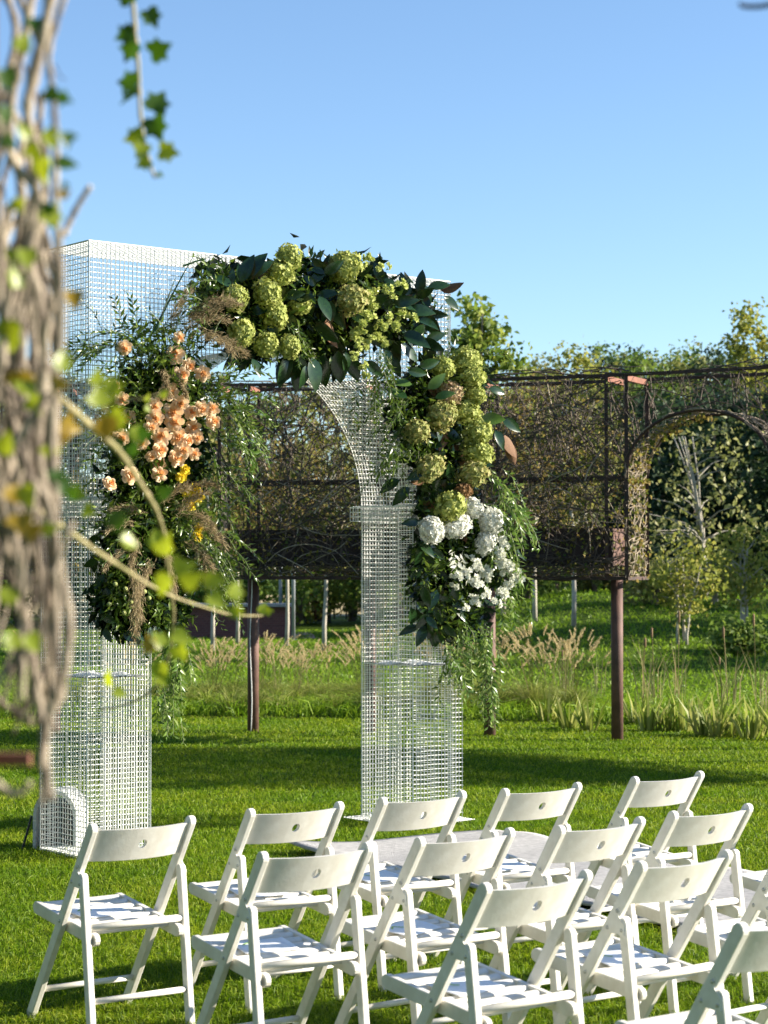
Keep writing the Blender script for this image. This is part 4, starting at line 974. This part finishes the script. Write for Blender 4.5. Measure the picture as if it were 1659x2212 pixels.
# long shoots reaching out to the right
fstem([(96,840),(150,880),(200,925),(250,968),(286,1018),(312,1060),(336,1100),(352,1150),(360,1200),(366,1260),(374,1320),(370,1380),(360,1430),(340,1480),(300,1510),(250,1528),(212,1532)], 13, 4, 'vine_fg2', D=2.75, dd=2.2)
fstem([(-6,1050),(60,1090),(130,1134),(200,1185),(262,1225),(320,1262),(372,1288),(430,1308),(500,1328),(566,1330)], 11, 3.4, 'vine_fg2', D=2.55, dd=2.0)
fstem([(150,880),(128,850),(112,826)], 6, 4, 'vine_fg2', D=2.7); fstem([(230,955),(222,915),(228,870)], 6, 4, 'vine_fg2', D=2.8)
fstem([(238,860),(300,862),(345,852)], 2, 1.2, 'vine_fg2', D=3.3)
fstem([(284,-30),(290,40),(296,110),(300,170),(302,230),(310,300),(322,345),(334,382),(345,372)], 7, 4, 'vine_fg2', D=3.12)
# rusty frame that carries the vines
FGY = FGD * FGK; P_UP = at(-75, 1200, FGY + .1)
b = MB(); b.bar((P_UP.x, P_UP.y, 0), (P_UP.x, P_UP.y, 2.9), .05, .05); fpart(b.build('frame_upright', M['rust'], fg))
b = MB(); b.bar(at(-75, 1640, FGY + .12), at(66, 1640, FGY + .12), .012, .012); fpart(b.build('frame_bar', M['rust_bright'], fg))
OVZ = 2.72
b = MB(); b.bar((P_UP.x, FGY + .1, OVZ), (1.1, 2.5, OVZ), .05, .05); fpart(b.build('overhead_bar', M['rust'], fg))
b = MB(); b.bar((1.1, 2.5, 0), (1.1, 2.5, OVZ), .05, .05); fpart(b.build('frame_upright', M['rust'], fg))
b = MB(); p = at(284, -30, 3.12 * FGK); b.tube([p, (p.x - .01, 2.44, OVZ + .02), (p.x + .02, 2.2, OVZ + .04)], .0038, 6); fpart(b.build('stem', M['vine_fg2'], fg, True))
q0 = at(1700, 6, 2.1); pts = [at(1597, 6, 2.1), at(1602, 12, 2.1), at(1616, 14, 2.1), at(1640, 14, 2.1), at(1662, 10, 2.1), q0, Vector((.75, 2.3, 2.5)), Vector((1.08, 2.48, OVZ))]
b = MB(); b.tube(pts, [.0018, .0024, .0026, .0026, .0028, .003, .004, .005], 7); fpart(b.build('twig', M['rust'], fg, True))
# ivy leaves
def ivy_mesh(name, mat, kind):
    if kind == 0: out = [(0, 0), (.28, -.10), (.52, .10), (.40, .36), (.55, .58), (.24, .66), (0, 1.05), (-.24, .66), (-.55, .58), (-.40, .36), (-.52, .10), (-.28, -.10)]
    elif kind == 1: out = [(0, 0), (.22, -.04), (.46, .16), (.42, .5), (.22, .8), (0, 1.1), (-.22, .8), (-.42, .5), (-.46, .16), (-.22, -.04)]
    else: out = [(0, 0), (.30, .02), (.62, .30), (.30, .50), (.20, .62), (.10, .85), (0, .95), (-.10, .85), (-.20, .62), (-.30, .50), (-.62, .30), (-.30, .02)]
    vs = [(0, .4, 0)] + [(x, y, abs(x) * .32 - .10 * y * y) for x, y in out]; n = len(out)
    fs = [(0, i + 1, (i + 1) % n + 1) for i in range(n)]
    vs2 = [(x, y, z - .012) for x, y, z in vs]; k = len(vs)
    return mesh_obj_data(name, vs, fs, mat)
def mesh_obj_data(name, vs, fs, mat):
    me = bpy.data.meshes.new(name); me.from_pydata(vs, [], fs); me.update(); me.materials.append(mat); me.polygons.foreach_set('use_smooth', [True] * len(fs)); return me
IVY = {k: [ivy_mesh('ivy_leaf', M[m], s) for s in (0, 1, 2)] for k, m in (('g', 'ivy'), ('y', 'ivy_y'), ('d', 'ivy_d'))}
def ivy(x, y, L, ang, k='g', D=FGD - .03, s=None, turn=None):
    D *= FGK; p = at(x, y, D); v = TOCAM(p); rt = Vector((1, 0, 0)); up = Vector((0, 0, 1)); t = R(ang)
    d = (rt * math.cos(t) + up * math.sin(t) + v * random.gauss(0, .3)).normalized(); n = (v + Vector((random.gauss(0, .5), 0, random.gauss(.2, .4))) if turn is None else Vector(turn)).normalized()
    sv = d.cross(n).normalized(); n2 = sv.cross(d); S = L * D / FPX
    o = put('ivy_leaf', IVY[k][s if s is not None else random.randrange(3)], fg); o.matrix_local = Matrix.Translation((0.47, -FGD, 0)) @ Matrix.Translation(p) @ Matrix(((sv.x, d.x, n2.x, 0), (sv.y, d.y, n2.y, 0), (sv.z, d.z, n2.z, 0), (0, 0, 0, 1))) @ Matrix.Diagonal((S, S, S, 1))
for x, y, L, a, k in [(318,22,34,-60,'d'),(283,5,34,120,'d'),(288,70,34,200,'d'),(292,92,38,-120,'d'),(326,115,40,25,'d'),(296,180,38,175,'d'),(298,200,36,-150,'d'),(330,240,42,60,'d'),(330,255,42,-70,'d'),(308,290,34,200,'g'),(312,310,30,-120,'g'),(345,325,34,-10,'g'),(322,345,26,-150,'g'),(340,376,12,-20,'d')]: ivy(x, y, L * 1.3, a, k, 3.1, 0)
for x, y, L, a, k in [(125,195,40,-150,'d'),(128,205,36,-30,'d'),(100,280,46,-60,'g'),(140,285,44,-80,'d'),(124,355,44,0,'d'),(95,340,55,-90,'g'),(85,320,40,200,'g'),(135,400,16,0,'d'),(128,420,28,20,'y'),(108,440,34,-110,'d'),(40,110,44,60,'g'),(8,150,50,-70,'d'),(60,300,40,120,'g'),(100,480,52,60,'g'),(55,540,46,-80,'g'),(35,620,50,100,'g'),(158,628,46,-80,'y'),(20,690,60,-90,'g'),(25,760,70,80,'g'),(40,800,60,-80,'y'),(75,850,50,150,'g'),(65,860,46,-60,'g'),(130,800,46,80,'g'),(140,820,44,-130,'y'),(15,560,40,30,'g'),(110,960,46,-90,'g'),(50,1050,50,-70,'g'),(20,1080,44,60,'y'),(130,1030,44,-80,'d'),(115,1040,40,60,'d'),(40,1110,56,-80,'y'),(70,1130,50,-100,'y'),(60,1370,46,-60,'g'),(30,1400,44,100,'g'),(5,1300,50,40,'g'),(8,980,50,80,'g'),(90,1150,40,20,'g'),(30,300,40,200,'d'),(10,230,44,-90,'d'),(75,40,40,-90,'d'),(30,430,40,-60,'g')]: ivy(x, y, L, a, k, FGD - .10 + random.gauss(0, .03))
# leaves on the long shoots
for x, y, L, a, k, D in [(215,880,60,95,'g',2.6),(205,830,46,80,'g',2.7),(240,850,46,75,'g',2.8),(225,900,60,-80,'y',2.55),(238,890,56,-60,'g',2.6),(130,920,58,-10,'y',2.65),(150,935,50,-140,'y',2.65),(285,950,40,60,'g',2.95),(300,945,44,20,'d',2.95),(268,965,44,170,'d',2.95),(285,985,40,80,'d',2.95),(345,1070,36,30,'d',3.1),(330,1075,30,-60,'d',3.1),(165,1080,40,80,'g',3.0),(180,1100,34,-20,'g',3.0),(245,1140,50,60,'d',2.7),(262,1165,46,-20,'g',2.7),(330,1160,40,-60,'g',3.2),(355,1200,60,80,'g',2.75),(375,1235,60,20,'g',2.75),(362,1240,52,-110,'g',2.75),(395,1262,50,30,'g',2.7),(440,1260,52,10,'g',2.75),(452,1285,46,-40,'g',2.75),(500,1290,42,60,'g',2.8),(505,1310,34,-70,'g',2.8),(340,1170,30,100,'g',3.1),(372,1370,46,-20,'g',3.0),(380,1395,44,-60,'g',3.0),(350,1395,40,120,'g',3.1),(345,1430,44,-90,'g',3.1),(330,1405,40,110,'y',3.1),(345,1455,40,-60,'g',3.1),(240,1480,40,100,'g',3.2),(246,1492,30,-20,'g',3.2),(562,1325,26,60,'g',3.5),(575,1322,20,10,'g',3.5),(350,858,22,60,'g',3.3),(318,868,22,80,'g',3.3),(312,880,20,-30,'g',3.3),(150,1075,40,60,'d',2.6)]: ivy(x, y, L * .95, a, k, D + max(0, D - 2.72) * 1.2)

# ------------------------------------------------------------------ ornamental grasses and reeds
def clump(name, base, h, n, sprd, mat, heads=0, headmat=None, wd=.006, bend=.7):
    a = rng.random(n) * 6.28; lean = np.abs(rng.normal(0, sprd, n)); d = np.stack([np.cos(a) * lean, np.sin(a) * lean, np.ones(n)], 1); P = np.stack([np.cos(a) * .10 * rng.random(n), np.sin(a) * .10 * rng.random(n), np.zeros(n)], 1)
    L = h * (.45 + .6 * rng.random(n)); return np_mesh(name, *blades(P, d, L, wd * (.7 + .6 * rng.random(n)), bend * (.4 + .8 * rng.random(n))), mat)
def heads_mesh(name, h, n, mat, sprd=.35, size=.13):
    b = MB(); parts = []
    for _ in range(n):
        a = random.random() * 6.28; l = abs(random.gauss(0, sprd)); L = h * random.uniform(.85, 1.2); d = np.array([math.cos(a) * l + .1, math.sin(a) * l, 1]); d = unit(d); p0 = np.zeros(3); top = d * L; bx = np.array([math.cos(a) * .12 + .05, math.sin(a) * .12, -.04]) * L * .8
        b.tube([(0, 0, 0), Vector(d * L * .5), Vector(top)], .0022, 3, False); m = 70; t = rng.random(m)[:, None]; C = top + unit(d * .8 + bx) * t * size + bx * t * t * .3
        parts.append(leaves(C, unit(d + bx)[None] * .8 + rng.normal(0, .35, (m, 3)), .042, .008))
    V, T = join(parts); return np_mesh(name, V, T, mat), b.mesh(name + '_stalks', M['reed_dry'])
G1 = [clump('blades', 0, .85, 420, .42, M['reed'], wd=.008) for _ in range(3)]; H1 = [heads_mesh('seed_heads', 1.12, 24, M['seed'], .35, .19) for _ in range(3)]
def grass_clump(x, y, s, rz, heads=True):
    o = thing('fountain_grass', 'arching green fountain grass clump with pale feathery seed heads behind the lawn', 'grass', (x, y, 0), rz, 'fountain grass clumps along the lawn edge'); s *= random.uniform(.58, .88); o.scale = (s * random.uniform(.9, 1.3), s * random.uniform(.9, 1.3), s)
    put('blades', random.choice(G1), o)
    if heads and random.random() < .72: hm, stk = random.choice(H1); put('seed_heads', hm, o); put('stalks', stk, o)
for i in range(20):
    px = 385 + (800 - 385) * (i + random.random()) / 20; D = random.uniform(23.6, 26.0); x = (px - CX) / FPX * D; grass_clump(x, D, random.uniform(.60, .82), random.random() * 6)
for i in range(13):
    px = 800 + (1260 - 800) * (i + random.random()) / 13; D = random.uniform(22.9, 25.0); x = (px - CX) / FPX * D; grass_clump(x, D, random.uniform(.75, 1.05), random.random() * 6)
for i in range(5):
    px = 90 + 300 * (i + random.random()) / 5; D = random.uniform(23.6, 25.6); grass_clump((px - CX) / FPX * D, D, random.uniform(.8, 1.0), random.random() * 6)
SP = [clump('blades', 0, .40, 90, .55, M['reed'], wd=.014, bend=.35) for _ in range(2)]
IR = [clump('blades', 0, .46, 26, .34, M['reed'], wd=.026, bend=.15) for _ in range(3)]
for px, py, k, s in [(445,1535,0,1.0),(500,1545,0,1.1),(590,1540,0,1.0),(615,1545,0,.9),(1180,1560,1,1.0),(1230,1575,1,1.1),(1270,1580,1,1),(1375,1565,1,1),(1400,1580,1,1.1),(1480,1580,1,1.2),(1520,1590,1,1.1),(1545,1592,1,1.2),(1580,1590,1,1),(1625,1595,1,1.1),(1650,1590,1,1),(1440,1580,1,.9),(1690,1600,1,1)]:
    p = on_ground(px, py); lab = ('silvery spiky grass tuft at the lawn edge', 'short upright iris like blades at the pond edge')[k]
    o = thing('spiky_grass' if k == 0 else 'iris_clump', lab, 'grass', (p.x, p.y, 0), random.random() * 6, ('spiky tufts at the lawn edge', 'iris clumps at the pond edge')[k]); o.scale = (s, s, s); put('blades', random.choice((SP, IR)[k]), o)
RD = [clump('blades', 0, 1.0, 12, .13, M['reed_dry'], wd=.013, bend=.25) for _ in range(3)]
def cattail_mesh():
    h = random.uniform(.8, 1.35); lx = random.gauss(0, .06); b = MB(); c = MB()
    b.tube([(0, 0, 0), (lx * .5, 0, h * .6), (lx, 0, h)], .006, 4); c.tube([(lx, 0, h * .86), (lx, 0, h * .88), (lx, 0, h * .97), (lx, 0, h * .99)], [.004, .014, .014, .003], 7)
    return b.mesh('stalk', M['reed_dry']), c.mesh('seed_head', M['cattail'], True)
CT = [cattail_mesh() for _ in range(5)]
for px, D in [(1225,25),(1395,23.6),(1415,24.4),(1465,24.6),(1560,22.8),(1580,23.4),(1640,23.2),(1656,22.2),(1290,25.5)]:
    o = thing('cattail_reed', 'tall thin cattail reeds with dry leaves at the pond edge', 'reed', ((px - CX) / FPX * D, D, 0), random.random() * 6, 'cattail reeds at the pond edge'); s = random.uniform(.8, 1.1); o.scale = (s, s, s)
    put('blades', random.choice(RD), o); 
    for a, c in random.sample(CT, 1):
        dx, dy = random.gauss(0, .12), random.gauss(0, .08)
        for nm, me in (('stalk', a), ('seed_head', c)): q = put(nm, me, o); q.location = (dx, dy, 0)

def undergrowth():
    n = 26000; a = np.radians(-28 + 70 * rng.random(n)); r = 13.35 + 2.9 * rng.random(n); x = RC.x + r * np.sin(a); y = RC.y + r * np.cos(a)
    P = np.stack([x, y, np.zeros(n)], 1); d = rng.normal(size=(n, 3)) * np.array([.45, .45, .1]) + np.array([0, 0, 1.0])
    V, T = blades(P, d, .12 + .26 * rng.random(n) ** 1.5, .010 + .008 * rng.random(n), .5)
    tag(put('bed_undergrowth', np_mesh('bed_undergrowth', V, T, M['fargrass'])), 'rough low grass between the clumps of the planting bed', 'grass', kind='stuff')
undergrowth()

# ------------------------------------------------------------------ trees
def tree(name, label, base, h, crown, n, leafL, fol, bark='bark', trunk_r=.09, stems=1, clumpr=.35, group=None, fork=.35, nclump=60, limbs=9, bare=False, cat='tree'):
    bx, by = base; bz = float(gz(np.array(bx), np.array(by))); root = thing(name, label, cat, (bx, by, bz), 0, group); b = MB()
    ctr = []
    tot = sum(c[3] * c[4] * c[5] for c in crown)
    for cx_, cy_, cz_, rx, ry, rz_ in crown:
        k = max(3, int(nclump * rx * ry * rz_ / tot)); d = rand_unit(k) * (rng.random(k) ** .40)[:, None]; ctr.append(np.array([cx_, cy_, cz_]) + d * np.array([rx, ry, rz_]))
    ctr = np.concatenate(ctr); top = max(c[2] for c in crown)
    for s in range(stems):
        off = Vector((random.gauss(0, .05), random.gauss(0, .05), 0)) * (stems > 1); lean = Vector((random.gauss(0, .06), random.gauss(0, .06), 0)) * h * (1.6 if stems > 1 else .5)
        pts = [off + lean * t * t + Vector((random.gauss(0, .012), random.gauss(0, .012), h * .86 * t - .05)) for t in [i / 7 for i in range(8)]]; b.tube(pts, [trunk_r * (1 - .85 * i / 7) + .006 for i in range(8)], 8)
        for j in rng.choice(len(ctr), min(limbs, len(ctr)), replace=False):
            c = Vector(ctr[j]); t = min(.95, max(fork, (c.z - .35 * (abs(c.x) + abs(c.y))) / (h * .86))); i = t * 7; k0 = int(i); p = pts[k0].lerp(pts[min(7, k0 + 1)], i - k0); m = p.lerp(c, .5) + Vector((0, 0, .1 * (c - p).length)); r = trunk_r * (1 - .85 * t) * .55 + .006
            b.tube([p, m, c], [r, r * .7, r * .25], 5, False)
    b.build('trunk', M[bark], root, True)
    k = rng.integers(0, len(ctr), n); sz = clumpr * (.5 + rng.random(len(ctr))); P = ctr[k] + rng.normal(size=(n, 3)) * sz[k][:, None] * np.array([.55, .55, .42]); L = leafL * (.6 + .8 * rng.random(n))
    put('crown', np_mesh('crown', *leaves(P, rand_unit(n) + np.array([0, 0, -.35]), L, L * .62), FOL[fol]), root); return root
def X(px, D): return (px - CX) / FPX * D
def Z(py, D): return at(CX, py, D).z
# tall green tree beside the arch
D = 40; tree('broadleaf_tree', 'tall leafy green young tree rising beside the right end of the arch', (X(1045, D), D), Z(640, D), [(-.05, 0, Z(712, D) - .45, .55, .5, .8), (.35, 0, Z(800, D) - .5, .5, .5, .5), (-.3, 0, Z(770, D) - .5, .5, .5, .8), (0, 0, Z(950, D) - .5, .8, .8, 1.4)], 4600, .15, 'lime', trunk_r=.07, clumpr=.30, nclump=75)
# young staked trees on the lawn
YLAB = {1155: 'slender young tree with browning leaves, on the lawn between two pergola posts', 1240: 'slender young tree with olive leaves close to the thick right pergola post', 1088: 'slender yellow green young tree behind the white flower garland',
        460: 'slender young olive tree in front of the outer end of the brick counter', 512: 'slender browning young tree in front of the middle of the brick counter', 620: 'slender browning young tree beside the metal pole of the brick counter', 700: 'slender olive young tree in front of the red leaved hedge'}
for px, D, c in [(1155, 38, 'brown'), (1240, 36.5, 'olive'), (1088, 40.5, 'yellow'), (460, 42, 'olive'), (512, 46, 'brown'), (620, 44, 'brown'), (700, 41, 'olive')]:
    tree('young_tree', YLAB[px], (X(px, D), D), 4.6, [(0, 0, 3.1, 1.0, 1.0, 1.5), (random.gauss(0, .3), 0, 2.4, .8, .8, .6)], 2600, .12, c, 'bark_pale', .042, clumpr=.28, group='young trees on the far lawn', nclump=42, limbs=10)
# trees across the back
BLAB = ['outermost beyond the ivy vine', 'behind the ivy vine', 'behind the left arch column', 'behind the peach roses', 'behind the dry plumes', 'at the edge of the arch opening', 'in the arch opening above the brick counter', 'in the arch opening above the red leaved hedge', 'behind the right arch column', 'behind the right flower garland', 'next to the tall tree by the arch', 'above the woven panel, broad and low', 'above the woven panel, thin topped', 'above the woven panel, highest dark top', 'above the panel beside the darkest top', 'above the near side of the archway', 'above the crown of the archway', 'under the spindly tree', 'past the far side of the archway', 'outermost past the archway', 'in the second row beside the tall tree by the arch', 'in the second row beside the highest dark top', 'in the second row above the near side of the archway', 'in the second row above the archway crown', 'in the second row beside the spindly tree', 'in the second row past the spindly tree']
BACK = [(-90, 62, 770, 'dark'), (40, 58, 800, 'green'), (160, 66, 760, 'olive'), (300, 60, 800, 'green'), (420, 64, 790, 'olive'), (540, 58, 815, 'green'), (650, 62, 800, 'yellow'), (760, 66, 810, 'olive'), (860, 60, 800, 'green'), (960, 68, 790, 'olive'),
        (1130, 66, 800, 'yellow'), (1210, 72, 765, 'olive'), (1265, 64, 740, 'yellow'), (1345, 66, 712, 'dark'), (1400, 62, 738, 'green'), (1460, 70, 770, 'olive'), (1520, 64, 745, 'dark'), (1600, 66, 752, 'green'), (1690, 62, 740, 'dark'), (1790, 66, 740, 'green'), (1170, 74, 762, 'olive'), (1300, 73, 738, 'green'), (1430, 75, 742, 'olive'), (1495, 73, 752, 'green'), (1560, 74, 735, 'olive'), (1645, 73, 742, 'yellow')]
for i, (px, D, ty, c) in enumerate(BACK):
    x = X(px, D); zb = float(gz(np.array(x), np.array(D))); h = Z(ty, D) - zb; wr = random.uniform(1.25, 1.7)
    tree('background_tree', {'dark': 'dark evergreen', 'green': 'mid green', 'olive': 'olive green', 'yellow': 'yellowing'}[c] + ' tree ' + BLAB[i], (x, D), h,
         [(0, 0, h * .62, wr, wr, h * .36), (random.gauss(0, .7), 0, h * .35, wr * 1.25, wr, h * .26), (random.gauss(0, .5), 0, h * .86, wr * .7, wr * .6, h * .13), (0, 0, h * .14, wr * 1.1, wr, h * .14)], 8200, .155, c, trunk_r=.13, clumpr=.46, group='trees in the row behind the pergola', nclump=120, limbs=8)
D = 58; tree('spindly_tree', 'tall spindly yellow green tree standing above the treeline by the archway', (X(1605, D), D), Z(648, D) - 1.6, [(0, 0, Z(690, D) - 1.7, .75, .6, .75), (.3, 0, Z(765, D) - 1.7, .9, .8, .9), (-.2, 0, Z(730, D) - 1.7, .5, .5, .6), (0, 0, Z(900, D) - 1.6, 1, 1, 1.4)], 3400, .15, 'yellow', 'bark_pale', .06, clumpr=.3, nclump=48)
# dark wood filling the view through the archway
for i, (px, D, ty) in enumerate([(1380, 52, 840), (1440, 50, 830), (1500, 53, 800), (1560, 51, 830), (1620, 52, 810), (1690, 50, 800), (1330, 54, 860)]):
    x = X(px, D); zb = float(gz(np.array(x), np.array(D))); h = Z(ty, D) - zb
    tree('evergreen_tree', 'dense dark evergreen behind the pale branched tree, seen through the archway', (x, D), h, [(0, 0, h * .5, 1.0, 1.0, h * .48), (0, 0, h * .2, 1.2, 1.1, h * .22)], 4600, .17, 'dark', trunk_r=.1, clumpr=.4, group='dark evergreens seen through the archway', nclump=70)
# pale branched tree and young shrubs in front of it
D = 42; x = X(1525, D); zb = float(gz(np.array(x), np.array(D))); tree('pale_tree', 'bare pale branched tree with sparse whitish leaves, framed by the woven archway', (x, D), Z(880, D) - zb, [(0, 0, Z(985, D) - zb, .9, .8, .9), (-.6, 0, Z(1130, D) - zb, 1.0, .8, .8), (.5, 0, Z(1120, D) - zb, .8, .8, .7)], 700, .12, 'pale', 'bark_pale', .034, stems=5, clumpr=.4, nclump=60, limbs=7)
for px, D, ty, w_ in [(1475, 34, 1165, .62), (1605, 36, 1150, .75), (1540, 40, 1200, .6)]:
    x = X(px, D); zb = float(gz(np.array(x), np.array(D))); h = Z(ty, D) - zb
    tree('young_shrub', {1475: 'upright yellow green young shrub on pale stems beside the pergola archway', 1605: 'broad yellow green young shrub on pale stems, farther from the pergola post', 1540: 'small olive young shrub at the foot of the pale tree'}[px], (x, D), h, [(0, 0, h * .68, w_, w_, h * .34), (0, 0, h * .42, w_ * .7, w_ * .7, h * .2)], 1500, .085, 'yellow' if px != 1540 else 'olive', 'bark_pale', .022, stems=4, clumpr=.22, group='young shrubs on the bank', nclump=46, limbs=8, cat='shrub')
for px, D, s, c in [(1420, 40, .8, 'pale'), (1380, 46, .9, 'dark'), (1600, 33, .35, 'green'), (1140, 44, .9, 'green'), (1290, 46, .8, 'olive'), (1205, 48, 1.0, 'green')]:
    x = X(px, D); tree('low_bush', {'pale': 'low pale leaved bush', 'dark': 'low dark green bush', 'green': 'low green bush', 'olive': 'low olive bush'}[c] + ' on the bank behind the pond', (x, D), s * 1.3, [(0, 0, s * .6, s, s * .8, s * .55)], 1500, .11, c, 'bark', .03, stems=3, clumpr=.25, group=f'low {c} bushes on the bank', nclump=30, limbs=5, cat='bush')

# ------------------------------------------------------------------ brick counter, hedge box, fence
c0 = on_ground(395, 1379); c1 = on_ground(628, 1379); yb = c0.y
bc = thing('brick_counter', 'low dark red brick counter with grey slab top beyond the far lawn', 'counter', ((c0.x + c1.x) / 2, yb, 0))
wd = c1.x - c0.x; b = MB(); b.box((0, .5, .38), (wd, 1.0, .76)); b.build('brick_wall', M['brick'], bc)
b = MB(); b.box((0, .45, .80), (wd + .12, 1.2, .075)); bevel(b.build('slab_top', M['slab'], bc), .01)
for px, D, zt in [(634, 48.5, 3.2), (606, 52, 3.2)]:
    b = MB(); b.tube([(0, 0, -.02), (0, 0, zt)], .045, 10); b.tube([(0, 0, -.02), (0, 0, .02)], .1, 10); o = b.build('metal_pole', M['galv'], None, True); o.location = (X(px, D), D, 0); tag(o, 'grey metal pole beside the red brick counter', 'pole', 'grey poles beside the brick counter')
hp = on_ground(673, 1346); hb = thing('photinia_hedge', 'square hedge of red and green leaves in a dark green frame', 'hedge', (hp.x, hp.y, 0)); hw = 77 * hp.y / FPX; n = 2600
P = (rng.random((n, 3)) - .5) * np.array([hw, .5, 1.02]) + np.array([0, 0, .60]); put('foliage', np_mesh('foliage', *leaves(P, rand_unit(n), .10, .06), M['photinia']), hb)
for sx in (-1, 1): b = MB(); b.box((sx * (hw / 2 + .03), -.27, .62), (.06, .06, 1.24)); b.build('frame_post', M['fence'], hb)
for z in (.08, 1.2): b = MB(); b.box((0, -.27, z), (hw, .05, .05)); b.build('frame_rail', M['fence'], hb)
for i, px in enumerate((722, 748, 770, 690, 800)):
    b = MB(); b.tube([(0, 0, -.02), (0, 0, 1.9)], .035, 6); b.tube([(0, 0, 1.88), (0, 0, 1.94)], [.05, .02], 6); o = b.build('fence_post', M['fence'], None); o.location = (X(px, 68), 68, 0); tag(o, 'thin dark fence post in front of the dry meadow', 'post', 'fence posts along the dry meadow')

# ------------------------------------------------------------------ unseen trees added left of and behind the viewer to block sky light
for i, (x, y, h, c) in enumerate([(-9, 13, 11, 'green'), (-10, 8, 12, 'dark'), (-9, 3, 11, 'olive'), (-8, -3, 12, 'green'), (-3, -7, 11, 'dark'), (3, -8, 11, 'green'), (-13, 18, 12, 'olive')]):
    tree('sky_block_tree', f'large {c} leaved tree added out of view to block sky light', (x, y), h, [(0, 0, h * .6, 2.6, 2.6, h * .38), (0, 0, h * .3, 2.4, 2.4, h * .25)], 4200, .34, c, trunk_r=.2, clumpr=.8, group=f'large {c} trees added to block sky light', nclump=80)
for i, (x, y, h, c) in enumerate([(17, 32.5, 6.5, 'olive'), (13.5, 36.5, 5.5, 'green'), (19, 40, 7.5, 'olive'), (15.5, 45.5, 6.5, 'green')]):
    tree('bank_tree', f'rounded {c} tree on the grassy bank past the archway', (x, y), h, [(0, 0, h * .62, 1.5, 1.5, h * .34)], 2600, .22, c, trunk_r=.11, clumpr=.5, group=f'rounded {c} trees on the bank', nclump=55)
